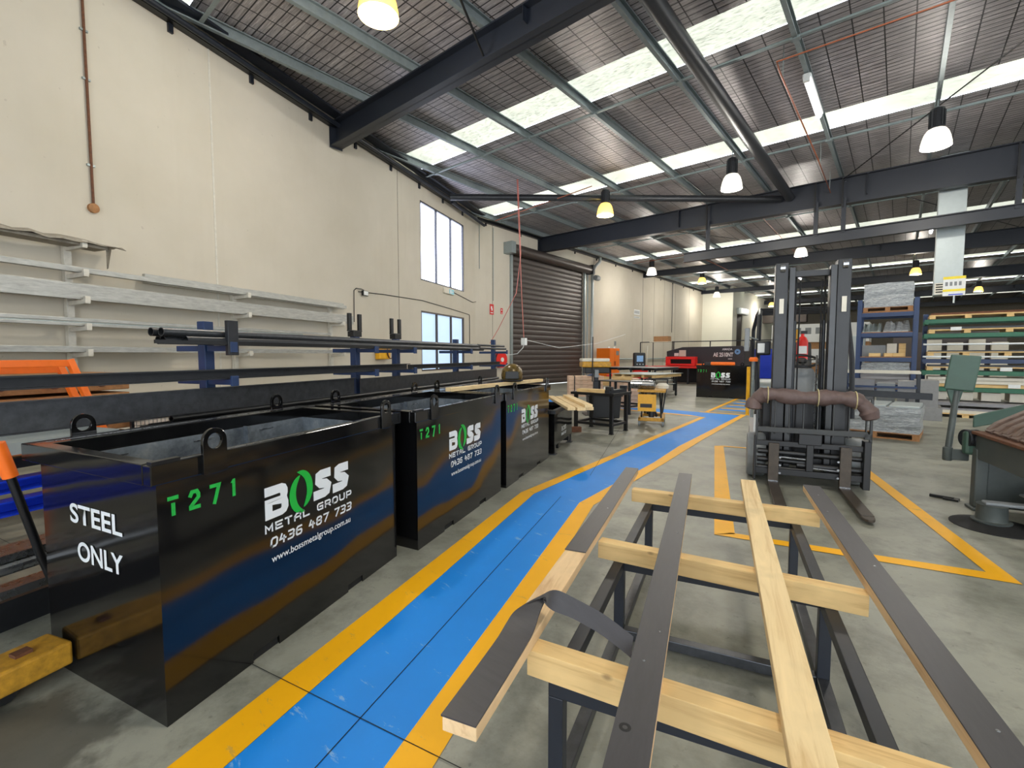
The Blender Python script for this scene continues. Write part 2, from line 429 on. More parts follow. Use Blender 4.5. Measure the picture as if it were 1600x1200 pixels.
# ------------------------------------------------------------------ the shed: floor, walls, roof
XR, YF, YB, ZR = 24.0, 75.0, -8.0, 7.55
def flat(name, polys, mat, z=0.0):
    mb = MB()
    for P in polys: mb.add([(x, y, z) for x, y in P], [tuple(range(len(P)))])
    return mb.build(name, mat)
struct(flat('floor', [[(-16, YB), (XR, YB), (XR, YF), (-16, YF)]], 'concrete'), 'grey worn concrete slab of the workshop')
def slab(name, label, P, mat, z=.003): return struct(flat(name, [P], mat, z), label)
# painted walkway
slab('floor_marking', 'blue painted walkway running between yellow edge lines',
     [(-.70, -2.9), (-.15, -2.6), (-1.38, .93), (-2.44, 4.0), (-2.58, 6.2), (-2.73, 7.54), (-3.0, 12.45), (-3.9, 12.5), (-9.5, 12.9), (-9.5, 12.1), (-4.0, 11.75), (-3.52, 11.55), (-3.3, 8.0), (-3.14, 6.2), (-2.98, 3.95), (-1.83, .56)], 'paint_blue', .002)
yl = [
    ('yellow edge line of the walkway along the row of skips', [(-.84, -2.95), (-.70, -2.9), (-1.83, .56), (-2.98, 3.95), (-3.14, 6.2), (-3.3, 8.0), (-3.55, 11.55), (-3.65, 11.5), (-3.42, 8.0), (-3.26, 6.2), (-3.12, 3.9), (-1.985, .42)]),
    ('yellow edge line of the walkway beside the timber trestle', [(-.15, -2.6), (0, -2.55), (-1.23, 1.0), (-2.29, 4.02), (-2.44, 6.2), (-2.62, 8.4), (-2.88, 12.6), (-3.0, 12.6), (-2.73, 7.54), (-2.58, 6.2), (-2.44, 4.0), (-1.38, .93)]),
    ('left yellow line of the forklift bay', [(-2.29, 7.98), (-2.16, 8.02), (-1.0, 4.12), (-1.13, 4.0)]),
    ('front yellow line of the forklift bay', [(-1.13, 4.0), (.68, 4.40), (.52, 4.50), (-1.03, 4.13)]),
    ('right yellow line of the forklift bay', [(.68, 4.40), (-.42, 8.2), (-.54, 8.17), (.52, 4.50)]),
    ('back yellow line of the forklift bay', [(-2.29, 7.98), (-.45, 8.4), (-.45, 8.5), (-2.2, 8.08)]),
    ('yellow line closing the walkway at its turn', [(-4.0, 12.5), (-2.4, 12.62), (-2.4, 12.74), (-4.0, 12.62)]),
    ('yellow line along the side walkway', [(-4.0, 11.75), (-9.5, 12.1), (-9.5, 12.0), (-3.6, 11.55)]),
    ('yellow line beyond the turn of the walkway', [(-3.9, 12.6), (-3.8, 12.6), (-4.2, 17.4), (-4.3, 17.4)])]
for lab, P in yl: slab('floor_marking', lab, P, 'paint_yellow', .004)
for i in range(4):
    y = 13.35 + i * 1.0
    slab('floor_marking', f'{("first", "second", "third", "fourth")[i]} blue bar of the crossing beyond the walkway', [(-3.8 - .06 * i, y), (-2.2, y + .06), (-2.2, y + .42), (-3.8 - .06 * i, y + .36)], 'paint_blue', .002)
    slab('floor_marking', f'{("first", "second", "third", "fourth")[i]} yellow bar of the crossing beyond the walkway', [(-3.8 - .06 * i, y + .36), (-2.2, y + .42), (-2.2, y + .6), (-3.8 - .06 * i, y + .54)], 'paint_yellow', .0025)
# saw-cut joints of the slab
jm = MB()
for a, b in (((-1.1, -.6), (-2.7, 4.05)), ((-6.2, .04), (2.4, 1.86)), ((-2.9, 5.0), (-5.9, 12.6)), ((-3.0, 9.75), (6, 8.2)), ((1.5, 3), (2.6, 14))):
    d = (Vector(b) - Vector(a)).normalized(); n = Vector((-d.y, d.x)) * .002
    jm.add([(*(Vector(a) + n), .005), (*(Vector(a) - n), .005), (*(Vector(b) - n), .005), (*(Vector(b) + n), .005)], [(0, 1, 2, 3)])
struct(jm.build('floor_joint_lines', 'dark_gap'), 'thin dark saw cut joints in the slab')

# left wall, first stretch (skewed) with two windows
SW0, SW1 = 1.07, 4.35
def wall_w(mb, s0, s1, z0, z1):
    mb.add([tuple(Wp(s, n, z)) for z in (z0, z1) for s, n in ((s0, 0), (s1, 0), (s1, -.2), (s0, -.2))], [(3, 2, 1, 0), (4, 5, 6, 7), (0, 1, 5, 4), (1, 2, 6, 5), (2, 3, 7, 6), (3, 0, 4, 7)])
mb = MB()
wall_w(mb, -.1, SW0, 0, ZR); wall_w(mb, SW1, 23.8, 0, ZR)
for a, b in ((0, .95), (3.02, 4.05), (6.70, ZR)): wall_w(mb, SW0, SW1, a, b)
struct(mb.build('wall_left', 'wall_paint'), 'cream painted concrete panel wall behind the skips')
for i, (z0, z1) in enumerate(((4.05, 6.70), (.95, 3.02))):
    fr = MB(); e = .05
    L = SW1 - SW0
    for s in (SW0 + e / 2, SW0 + L * .325, SW0 + L * .66, SW1 - e / 2): fr.bar(Wp(s, -.05, z0), Wp(s, -.05, z1), .05, .09, N1)
    for z in (z0 + e / 2, z1 - e / 2): fr.bar(Wp(SW0, -.05, z), Wp(SW1, -.05, z), .09, .05)
    w = struct(fr.build(f'window_{i + 1}', 'door_brown' if i else 'raw_steel'), ('upper', 'lower')[i] + ' three pane window in the left wall')
    p = MB().add([tuple(Wp(SW0, -.08, z0)), tuple(Wp(SW1, -.08, z0)), tuple(Wp(SW1, -.08, z1)), tuple(Wp(SW0, -.08, z1))], [(0, 1, 2, 3)])
    p.build('pane', ('window_sky', 'window_low')[i], w)
for s, m, wd_ in ((11.7, 'bracket_white', .035), (5.65, 'dusty', .02), (18.0, 'dusty', .02), (-.05, 'dark_steel', .025)):
    struct(MB().bar(Wp(s, .002, .02), Wp(s, .002, 7.2), wd_, .012, N1).build('wall_joint', m), 'vertical panel joint in the left wall')
# left wall, second stretch along the building, with the roller door
DY0, DY1, DZ = 16.75, 23.15, 6.2
mb = MB().box(-14.2, -14, 14.3, DY0, 0, ZR).box(-14.2, -14, DY1, 44, 0, ZR).box(-14.2, -14, DY0, DY1, DZ, ZR)
struct(mb.build('wall_left', 'wall_paint'), 'cream panel wall with the big roller door')
mb = MB().box(-14.2, -11.4, 44, 44.2, 0, ZR)
struct(mb.build('wall_return', 'wall_pale'), 'pale wall return beyond the punch press')
mb = MB().box(-11.6, -11.4, 44.2, 45.4, 0, ZR).box(-11.6, -11.4, 45.4, 47.5, 5.3, ZR).box(-11.6, -11.4, 47.5, YF, 0, ZR)
struct(mb.build('wall_left', 'wall_pale'), 'far left wall with a tall dark doorway')
for y in (15.45, 24.3, 31.15, 33.1, 35.0, 37.3, 40.5): struct(MB().box(-14.004, -13.992, y - .012, y + .012, .02, 7.2).build('wall_joint', 'dusty' if y != 31.15 else 'dark_steel'), 'vertical panel joint in the long left wall')
struct(MB().box(-14, XR, YF, YF + .2, 0, 9).build('wall_back', 'dusty'), 'far end wall of the building')
# wall behind the camera and right wall, both with unseen open doorways added to let in daylight
mb = MB().box(-8, -1, YB - .2, YB, 0, ZR).box(13, XR, YB - .2, YB, 0, ZR).box(-1, 13, YB - .2, YB, 5.6, ZR)
struct(mb.build('wall_front', 'wall_paint'), 'wall behind the viewer with a wide open doorway added for daylight')
mb = MB()
for a, b in ((YB, -3), (5, 12), (20, 30), (38, YF)): mb.box(XR, XR + .2, a, b, 0, ZR)
for a, b in ((-3, 5), (12, 20), (30, 38)): mb.box(XR, XR + .2, a, b, 5.6, ZR)
struct(mb.build('wall_right', 'wall_paint'), 'right wall with unseen open doorways added for daylight')

# roller door
cur = MB(); n = 100; prof = []
for i in range(n + 1):
    z = .02 + (DZ - .02) * i / n; prof.append((-14.06 + .022 * abs(sin(i * pi / 2 / 2)) ** .7 * (1 if (i // 2) % 2 else 1), z))
vs = [(x, y, z) for y in (DY0, DY1) for x, z in prof]
cur.add(vs, [(i, i + 1, n + 2 + i, n + 1 + i) for i in range(n)])
rd = struct(cur.build('door_1', 'door_brown'), 'brown corrugated roller door closed to the floor')
hd = MB(); hd.lathe([(.24, 0), (.24, 6.9)], (-13.78, 16.5, 6.36), 20, (0, 1, 0)); hd.build('drum', 'door_brown', rd, smooth=True)
gd = MB()
for y in (DY0 - .06, DY1 + .06): gd.box(-14.0, -13.9, y - .06, y + .06, 0, 6.2)
for z in (1.2, 2.5, 3.8, 5.1): gd.box(-13.92, -13.86, DY0 - .16, DY0 - .1, z, z + .08)
gd.build('guide', 'galvanised', rd)
MB().box(-14, -13.5, 16.2, 16.5, 6.1, 6.62).build('end_plate', 'galvanised', rd, .01)
MB().box(-14, -13.5, 23.4, 23.6, 6.1, 6.62).build('end_plate', 'dark_steel', rd, .01)
MB().lathe([(.14, 0), (.16, .1), (.16, .3), (.14, .4)], (-13.6, 23.8, 5.95), 16, (0, 1, 0)).build('motor', 'grey_plastic', rd, smooth=True)
d2 = MB()
for i in range(36): d2.box(-11.55 + .02 * (i % 2), -11.5, 45.4, 47.5, i * .147, i * .147 + .147)
struct(d2.build('door_2', 'door_brown'), 'dark tall roller door in the far left wall')
MB().box(-11.4, -11.0, 45.2, 47.8, 5.2, 5.75).build('hood', 'duct_grey', bpy.data.objects['door_2'], .02)

# roof sheets with translucent strips
strips = [(-3.45, -2.4), (1.85, 2.9), (9.0, 10.05), (14.25, 15.3), (21.6, 22.65), (26.85, 27.9), (34.1, 35.15), (39.35, 40.4), (46.6, 47.65), (51.8, 52.9), (59.1, 60.1), (64.3, 65.4)]
edges = [YB] + [y for s in strips for y in s] + [YF]
struct(flat('ceiling', [[(-14.2, edges[i]), (XR, edges[i]), (XR, edges[i + 1]), (-14.2, edges[i + 1])] for i in range(0, len(edges), 2)], 'roof_foil', ZR), 'silver foil roof lining held by wire mesh')
for i, (a, b) in enumerate(strips):
    struct(flat('skylight_window', [[(-14.2, a), (XR, a), (XR, b), (-14.2, b)]], 'skylight', ZR + .02), 'translucent roof strip letting in daylight')
# eave angle, dark round pipe and clips along the left wall
e = MB(); e.bar(Wp(23.5, .07, 7.26), Wp(-.1, .07, 7.26), .14, .12); e.bar((-13.93, 14.3, 7.26), (-13.93, 44, 7.26), .14, .12)
struct(e.build('trim_1', 'black_paint'), 'dark eave angle along the top of the left wall')
e = MB(); e.tube([Wp(23.5, .26, 7.2), Wp(2.2, .26, 7.2)], .055); e.tube([Wp(2.6, .3, 7.12), Wp(-.3, .3, 7.02)], .06); e.bar(Wp(23.5, .3, 7.40), Wp(-.1, .3, 7.40), .3, .05)
for i in range(12): e.box(0, 0, 0, 0, 0, 0) if 0 else e.bar(Wp(1.2 + i * 1.6, .02, 7.2), Wp(1.2 + i * 1.6, .02, 7.05), .08, .05, N1)
struct(e.build('trim_2', 'navy_steel'), 'dark pipe and clips below the eave of the left wall')
e = MB()
for i in range(12): e.bar((-13.98, 15 + i * 2.4, 7.2), (-13.98, 15 + i * 2.4, 7.08), .05, .08)
struct(e.build('trim_3', 'black_paint'), 'dark clips below the eave of the long wall')

# portal beams
def ibeam(p, q, h, w, tf=.03):
    hh = h / 2; t = .012
    return MB().sect(p, q, [(-w / 2, -hh), (w / 2, -hh), (w / 2, -hh + tf), (t, -hh + tf), (t, hh - tf), (w / 2, hh - tf), (w / 2, hh), (-w / 2, hh), (-w / 2, hh - tf), (-t, hh - tf), (-t, -hh + tf), (-w / 2, -hh + tf)])
wx = lambda y: -14.0 + (14.35 - y) * tan_w if y < 14.35 else -14.0
tan_w = sin(WA) / cos(WA)
for y, x0, z0, z1, lab in ((6.42, wx(6.2) + .02, 6.72, 6.98, 'nearest'), (18.95, -13.98, 6.6, 6.28, 'second'), (31.3, -13.98, 6.94, 6.45, 'third'), (43.7, -13.98, 7.03, 6.7, 'fourth'), (56.2, -11.38, 6.95, 6.8, 'fifth'), (68.5, -11.38, 6.9, 6.8, 'last')):
    h = 7.3 - (z0 + z1) / 2 + .02 if y < 7 else 7.3 - z0
    zc0, zc1 = (z0 + h / 2, z0 + h / 2 + (z1 - z0) * .5)
    k1 = (z1 - z0) * (XR - x0) / 16.0
    b = MB(); hh0 = 7.3 - z0; x1 = XR
    zb1 = max(min(z0 + k1, 7.0), 6.1)
    top = 7.3
    w = .3
    P = [(x0, z0), (x1, zb1), (x1, top), (x0, top)]
    b.add([(x, y + sgn * .012, z) for sgn in (-1, 1) for x, z in P], [(0, 1, 2, 3), (7, 6, 5, 4), (0, 4, 5, 1), (1, 5, 6, 2), (2, 6, 7, 3), (3, 7, 4, 0)])
    b.bar((x0, y, z0 + .015), (x1, y, zb1 + .015), w, .03); b.bar((x0, y, top - .015), (x1, y, top - .015), w, .03)
    for xs in range(int(x0) + 6, int(x1), 6):
        b.box(xs - .006, xs + .006, y - w / 2, y + w / 2, max(z0, zb1) + .03, top - .03)
    b.box(x0 - .01, x0 + .015, y - w / 2 - .02, y + w / 2 + .02, z0 - .03, top)
    struct(b.build('roof_beam', 'navy_steel'), f'{lab} dark steel portal beam under the roof')
b = ibeam((-6.75, 18.8, 5.36), (XR, 18.8, 5.62), .36, .2)
rb = struct(b.build('hung_beam', 'navy_steel'), 'dark runway beam hung on posts under the second portal beam')
for x in (-5.85, -2.34, -1.58, 2.33, 6.5, 11.0, 16):
    MB().bar((x, 18.82, 5.5), (x, 18.82, 6.62), .14, .12).build('hanger_post', 'navy_steel', rb)
    MB().bar((x - .04, 18.74, 6.3), (x - .04, 18.74, 7.25), .05, .05).build('stiffener', 'black_paint', rb)
# purlins
names = ['first', 'second', 'third', 'fourth', 'fifth', 'sixth', 'seventh', 'eighth', 'ninth', 'tenth']
cprof = [(-.04, -.11), (.04, -.11), (.04, -.085), (.03, -.085), (.03, -.1), (-.03, -.1), (-.03, .1), (.03, .1), (.03, .085), (.04, .085), (.04, .11), (-.04, .11)]
for i, x in enumerate([-13.72, -11.65, -9.70, -7.93, -5.92, -3.86, -1.70, .45, 2.5, 4.6, 6.7, 8.8, 10.9, 13.0, 15.1, 17.2, 19.3, 21.4, 23.2]):
    y0 = max(YB, 14.35 - (x + 14.0) / tan_w + .35)
    lab = f'{names[i]} roof purlin from the left wall' if i < 10 else 'roof purlin over the right side of the workshop'
    struct(MB().sect((x, y0, 7.42), (x, YF, 7.42), cprof).build('purlin_beam', 'purlin_galv'), lab)
# bridging bars across the purlins
for i, y in enumerate((-2.2, 3.05, 10.2, 15.5, 22.8, 28.1, 35.3, 40.6, 47.8, 53)):
    x0 = wx(y) + .4
    m = MB().sect((x0, y, 7.36), (XR, y, 7.36), [(-.035, -.035), (.035, -.035), (.035, -.028), (-.028, -.028), (-.028, .035), (-.035, .035)])
    for x in [-11.65, -9.70, -7.93, -5.92, -3.86, -1.70, .45, 2.5, 4.6, 6.7]:
        if x > x0: m.box(x - .075, x + .075, y - .07, y + .05, 7.29, 7.33)
    struct(m.build('bridging_beam', 'purlin_galv'), 'thin galvanised bridging bar across the purlins')
# round tube braces
struct(MB().tube([(-12.25, 11.35, 7.0), (-3.4, 18.78, 6.95)], .11, 16).build('brace_beam', 'dark_steel', smooth=True), 'round steel brace from the left wall to the second portal beam')
struct(MB().tube([(-3.15, 6.45, 6.98), (-3.15, 18.85, 6.98)], .15, 16).build('brace_beam', 'dark_steel', smooth=True), 'thick round tube running under the roof between the two nearest portal beams')
struct(MB().tube([(-5.3, 4.6, 7.5), (-5.9, 6.3, 6.8)], .022, 8).build('brace_beam', 'black_paint'), 'thin fly brace at the nearest portal beam')
for a, b in (((2.4, 11.2, 7.28), (-1.6, 18.7, 7.2)), ((-1.6, 18.9, 7.2), (4, 30.9, 7.2)), ((-9.5, 19.2, 7.2), (-3, 31, 7.2)), ((-10, 31.5, 7.2), (-4, 43.5, 7.2))):
    struct(MB().tube([a, b], .016, 6).build('brace_beam', 'black_paint'), 'thin dark diagonal rod brace under the roof')
# ------------------------------------------------------------------ black steel skips
BL, BD, BH = 1.69, .95, 1.0
def rounded_lug(mb, x, y0, z0, w, z1, hole, y1):
    r = w / 2; n = 24; out = []; inn = []
    cz = z1 - r
    for i in range(n):
        a = 2 * pi * (i + .5) / n; cx, sz = cos(a), sin(a)
        if sz >= 0: out.append((x + r * cx, cz + r * sz))
        else:
            t = min(r / max(abs(cx), 1e-6), (cz - z0) / abs(sz)); out.append((x + t * cx, cz + t * sz))
        inn.append((x + hole * cx, cz + hole * sz))
    mb.prism(out, (0, y1, 0), (1, 0, 0), (0, 0, 1), y1 - y0, inn)
def logo_block(par, x0, ztop, w, yy=-.0015):
    """word mark, telephone number and web address: x0 left edge, ztop top of the big letters, w width"""
    k = w / .66; X, Z = (1, 0, 0), (0, 0, 1)
    h = .165 * k; m = MB(); base = ztop - h; th = .052 * k
    def S_(x):
        cw = .125 * k
        pts = [(cw, h - th / 2), (.045 * k, h - th / 2), (.028 * k, h * .80), (.03 * k, h * .62), (.05 * k, h * .52), (cw * .72, h * .48), (cw * .9, h * .38), (cw * .86, h * .2), (cw * .7, th / 2), (0, th / 2)]
        P = [Vector((x + px + .16 * (pz - h / 2), base + pz)) for px, pz in pts]
        ribbon(m, P, th)
    def ribbon(mb, P, th):
        L, R = [], []
        for i, p in enumerate(P):
            a = (P[i] - P[i - 1]).normalized() if i else None; b = (P[i + 1] - P[i]).normalized() if i < len(P) - 1 else None
            t = ((a or b) + (b or a)).normalized(); nr = Vector((-t.y, t.x)); mm = 1 / max(.7, nr.dot(Vector((-(a or b).y, (a or b).x))))
            L.append(p + nr * th / 2 * mm); R.append(p - nr * th / 2 * mm)
        for i in range(len(P) - 1): mb.prism([L[i], R[i], R[i + 1], L[i + 1]], (0, yy, 0), X, Z, .0015)
    bw = .15 * k
    q = lambda pts: m.prism([(x0 + px * bw, base + pz * h) for px, pz in pts], (0, yy, 0), X, Z, .0015)
    q([(0, .72), (.62, .72), (.62, 1), (0, 1)]); q([(.62, .72), (.66, .69), (.98, .80), (.90, .94), (.74, 1), (.62, 1)]); q([(.66, .69), (.66, .62), (.94, .55), (.98, .66), (.98, .80)]); q([(0, .50), (.94, .55), (.66, .62), (0, .62)])
    q([(0, 0), (.30, 0), (.30, .50), (0, .50)]); q([(.30, 0), (.72, 0), (.66, .22), (.30, .22)]); q([(.72, 0), (.9, .06), (1.0, .2), (.70, .26), (.66, .22)]); q([(.70, .26), (1.0, .2), (1.0, .38), (.94, .55), (.70, .36)]); q([(.30, .42), (.70, .36), (.94, .55), (.30, .50)])
    S_(x0 + .345 * k); S_(x0 + .505 * k)
    m.build('brand_lettering', 'letter_white', par)
    g = MB(); cx, cz, R, r = x0 + .245 * k, base + h / 2, .105 * k, .062 * k
    for s0, s1, sg in ((100, 280, 1), (-75, 105, -1)):
        n = 14; A = []; I = []
        for i in range(n + 1):
            a = radians(s0 + (s1 - s0) * i / n); t = i / n; thk = sin(pi * t) ** .6
            dz = .012 * k * -sg
            A.append((cx + R * .82 * cos(a), cz + dz + R * sin(a))); ri = R - (R - r) * thk
            I.append((cx + ri * .78 * cos(a) + .008 * k * sg, cz + dz + ri * sin(a)))
        for i in range(n): g.prism([A[i], I[i], I[i + 1], A[i + 1]], (0, yy, 0), X, Z, .0015)
    g.build('logo_ring', 'logo_green', par)
    t = MB(); s = 'METAL GROUP'; cw = .047 * k; gp = (w - text_width(s, cw, 0)) / (len(s) - 1)
    strokes(t, s, (x0, yy, base - .062 * k), X, Z, .034 * k, cw - .006 * k, gp + .0065 * k, .009 * k); t.build('name_lettering', 'letter_white', par)
    t = MB(); s = '0436 487 733'; cw = .036 * k; w2 = w * .95; gp = (w2 - text_width(s, cw, 0)) / (len(s) - 1)
    strokes(t, s, (x0 + .03 * k, yy, base - .145 * k), X, Z, .042 * k, cw, gp, .0095 * k, slant=.12); t.build('phone_lettering', 'letter_white', par)
    lettering('www.bossmetalgroup.com.au', 'address_lettering', 'letter_white', par, (x0 + .03 * k, yy - .0005, base - .238 * k), X, Z, .048 * k, w * .94, .012, .001)
def stencil(par, x0, z0, h, step):
    m = MB(); X, Z, yy = (1, 0, 0), (0, 0, 1), -.0015
    def q(pts): m.prism(pts, (0, yy, 0), X, Z, .0015)
    w = h * .5; t = h * .2
    def T(x): q([(x, z0 + h - t), (x + w * 1.1, z0 + h - t), (x + w * 1.1, z0 + h), (x, z0 + h)]); q([(x + w * .36, z0), (x + w * .74, z0), (x + w * .74, z0 + h - t - .012), (x + w * .36, z0 + h - t - .012)])
    def two(x):
        for a, b in (((0, .78), (.2, 1)), ((.26, 1), (.8, .98)),): pass
        strokes(m, '2', (x, yy, z0 + t * .4), X, Z, h - t * .8, w * .85, 0, t)
    def seven(x): strokes(m, '7', (x, yy, z0), X, Z, h - t * .4, w * .9, 0, t)
    def one(x): q([(x + w * .3, z0), (x + w * .68, z0), (x + w * .68, z0 + h), (x + w * .4, z0 + h), (x + w * .1, z0 + h - t), (x + w * .3, z0 + h - t)])
    T(x0); two(x0 + step); seven(x0 + step * 2); one(x0 + step * 2.95)
    m.build('stencil_lettering', 'stencil_green', par)
def make_skip(label, loc, rotz, end_text=True):
    t = thing('waste_skip', label, 'skip bin', loc, rotz, 'black steel skips with number T271')
    e = .006; m = MB()
    nz = .045
    front = [(0, 0), (.415, 0), (.415, nz), (.575, nz), (.575, 0), (1.13, 0), (1.13, nz), (1.275, nz), (1.275, 0), (BL, 0), (BL, BH), (0, BH)]
    m.prism(front, (0, e, 0), (1, 0, 0), (0, 0, 1), e); m.prism(front, (0, BD, 0), (1, 0, 0), (0, 0, 1), e)
    m.box(0, e, e, BD - e, 0, BH); m.box(BL - e, BL, e, BD - e, 0, BH)
    m.build('shell', 'bin_black', t)
    i = MB(); g = .012
    for a in (((g, BL - g), (g, g + .004)), ((g, BL - g), (BD - g - .004, BD - g)), ((g, g + .004), (g, BD - g)), ((BL - g - .004, BL - g), (g, BD - g))):
        i.box(*a[0], *a[1], .1, BH - .005)
    i.box(g, BL - g, g, BD - g, .09, .1)
    i.box(BL * .66, BL * .66 + .012, BD - .06, BD - g, .1, BH)
    i.build('lining', 'bin_inside', t)
    for x in (.25, .75, 1.25): MB().box(x, x + .12, BD - .024, BD - .0165, .955, .96).build('weld_bead', 'bright_steel', t)
    for x in (.418, 1.133): MB().box(x, x + .154, .012, BD - .012, .001, .043).build('fork_pocket', 'dark_gap', t)
    r = MB()
    r.box(-.02, 1.77, -.004, .05, .99, 1.072); r.box(-.02, 1.77, BD + .001, BD + .14, .99, 1.072)
    r.box(-.022, .045, .05, BD + .06, .99, 1.075); r.box(BL, BL + .07, .05, BD + .06, .99, 1.07)
    r.build('rim', 'bin_black', t, .004)
    s = MB(); s.box(.0, BL, .012, .02, 1.071, 1.0735); s.box(.0, BL, BD + .066, BD + .074, 1.071, 1.0735)
    s.build('worn_edge', 'bright_steel', t)
    for y0, y1 in ((-.022, -.005), (BD + .141, BD + .158)):
        for x in (.243, 1.558):
            l = MB(); rounded_lug(l, x, y0, .985, .115, 1.185, .034, y1); l.build('lifting_lug', 'bin_black', t, .002)
    c = MB(); c.box(-.012, .05, .0, .006, 1.072, 1.082); c.box(-.014, .1, -.002, .03, 1.07, 1.085); c.build('corner_plate', 'black_paint', t)
    logo_block(t, .51, .838, .66)
    stencil(t, .04, .852, .062 * 1.3, .095)
    if end_text:
        lettering('STEEL', 'end_lettering', 'letter_white', t, (-.0015, .685, .742), (0, -1, 0), (0, 0, 1), .09, .43, .022)
        lettering('ONLY', 'end_lettering', 'letter_white', t, (-.0015, .635, .572), (0, -1, 0), (0, 0, 1), .09, .375, .022)
    return t
skip0 = make_skip('black steel skip with STEEL ONLY in white on its end', (-2.21, .48, 0), radians(90 + 21.6))
skew(skip0, .125)
G_SK = 'black steel skips with number T271'
dup(skip0, (-2.785, 2.215, 0), radians(90 + 19.1), 'black steel skip second in the row, open and empty with no timber on it', G_SK, skip=('end_lettering',))
s3 = dup(skip0, (-3.35, 3.92, 0), radians(90 + 19.0), 'black steel skip third in the row, with a long timber across its rim', G_SK, skip=('end_lettering',))
s4 = dup(skip0, (-5.58, 17.09, 0), radians(2.8), 'black steel skip standing alone far off in front of the punch press', G_SK, skip=('end_lettering',))
s4.scale = (.96, 1, 1.06)
# timber lying on the third skip
tm = MB().box(-.16, 2.25, 0, .09, 0, .045).build('timber_length', 'pine_x', None, .003, loc=B(-2.44, 4.95, 1.0775), rotz=radians(80 + 20))
tag(tm, 'long pale timber length lying across the rim of the third skip', 'timber')
# gold and black helmet, reflections mottled into its colour, resting on the third skip
hm = thing('welding_helmet', 'shiny black and gold helmet with painted reflections, resting on the timber of the third skip', 'helmet', (-4.25, 5.10, 1.124), radians(40))
hb = MB(); hb.lathe([(.13, 0), (.15, .05), (.155, .1), (.14, .17), (.1, .225), (.05, .25), (.0, .256)], (0, 0, 0), 24); hb.build('shell', 'helmet_gold_reflections', hm, smooth=True)
MB().prism([(-.1, .04), (.1, .04), (.09, .15), (-.09, .15)], (0, -.162, 0), (1, 0, 0), (0, 0, 1), -.02).build('visor', 'black_plastic', hm, .01)
MB().tube([(.15 * cos(a), .15 * sin(a), .02) for a in [i * 2 * pi / 20 for i in range(21)]], .012, 8).build('edge_trim', 'rubber', hm, smooth=True)
# small skip on feet with cut planks on top
sk = thing('small_skip', 'small worn black skip on steel feet under a stack of planks', 'skip bin', (*B(-1.735, 6.69)[:2], 0), radians(110))
L4, D4, H4 = 1.2, .85, .68
m = MB(); m.box(0, L4, 0, .006, .15, H4); m.box(0, L4, D4 - .006, D4, .15, H4); m.box(0, .006, 0, D4, .0 + .02, H4); m.box(L4 - .006, L4, 0, D4, .15, H4); m.box(0, L4, 0, D4, .14, .15)
m.build('shell', 'bin_black', sk)
m = MB(); m.box(-.02, L4 + .02, -.02, .04, H4 - .06, H4); m.box(-.02, L4 + .02, D4 - .04, D4 + .02, H4 - .06, H4); m.box(-.02, .04, .04, D4 - .04, H4 - .06, H4); m.box(L4 - .04, L4 + .02, .04, D4 - .04, H4 - .06, H4)
m.build('rim', 'black_paint', sk, .004)
for x in (.03, L4 - .09):
    for y in (.0, D4 - .06):
        l = MB(); l.box(x, x + .06, y, y + .06, .012, .15); l.box(x - .02, x + .08, y - .02, y + .08, 0, .012); l.build('foot', 'raw_steel', sk)
for x in (.25, .95): MB().box(x, x + .1, .0, D4, .06, .14).build('skid', 'black_paint', sk)
lettering('BOSS', 'brand_lettering', 'letter_white', sk, (.45, -.0015, .3), (1, 0, 0), (0, 0, 1), .07, .3, .02)
t_ = MB(); strokes(t_, '0436 487', (.45, -.0015, .23), (1, 0, 0), (0, 0, 1), .035, .03, .012, .007); t_.build('phone_lettering', 'letter_white', sk)
pl_names = ['nearest of the loose planks on the small skip', 'loose plank second from the viewer on the small skip', 'loose plank third from the viewer on the small skip', 'upper plank lying across the others on the small skip']
for i in range(4):
    a = (-.02, .30) if i < 3 else (-.02, .34)
    o = MB().box(-2.0 + .1 * i, .06 * (i % 2), -.06, .06, 0, .045).build('loose_plank', 'pine_x', None, .003)
    o.location = (-3.70 + .098 * min(i, 2) - .02 * (i == 3), 5.82 + .095 * min(i, 2) - .02 * (i == 3), .683 + .046 * (i == 3)); o.rotation_euler = (0, 0, radians(-46))
    tag(o, 'pale sawn timber, ' + pl_names[i], 'timber', 'planks on the small skip')

# ------------------------------------------------------------------ low steel trestle with bearers and boards
TA = radians(15.1)
tr = thing('steel_trestle', 'low black steel trestle frame under the timber bearers in front', 'trestle', (-.845, 1.2, 0), TA)
TW, TLEN, TZ, sq = .96, 2.03, .43, .05
for j, y in enumerate((.0, 1.0, TLEN)):
    for x in (0, TW - sq): MB().box(x, x + sq, y, y + sq, .0, TZ - sq).build('leg', 'navy_steel', tr, .003)
    MB().box(0, TW, y, y + sq, TZ - sq, TZ).build('cross_rail', 'navy_steel', tr, .003)
for x in (0, TW - sq):
    for a, b in ((sq, 1.0), (1.0 + sq, TLEN)):
        MB().box(x, x + sq, a, b, TZ - sq, TZ).build('top_rail', 'navy_steel', tr, .003)
        MB().box(x, x + sq, a, b, .012, .062).build('bottom_rail', 'raw_steel', tr, .003)
MB().box(sq, TW - sq, 1.0, 1.0 + sq, .012, .062).build('bottom_cross_rail', 'raw_steel', tr, .003)
def timber_bar(name, p, q, w, h, z, mat, label, cat, group):
    p, q = Vector(p), Vector(q); d = q - p
    o = MB().box(0, d.length, -w / 2, w / 2, 0, h).build(name, mat, None, .003)
    o.location = (p.x, p.y, z); o.rotation_euler = (0, 0, atan2(d.y, d.x))
    return tag(o, label, cat, group)
timber_bar('timber_bearer', (-1.475, 3.165), (-.345, 3.425), .07, .089, TZ, 'pine_dark_x', 'sawn timber bearer across the far end of the steel trestle', 'timber', 'bearers on the trestle')
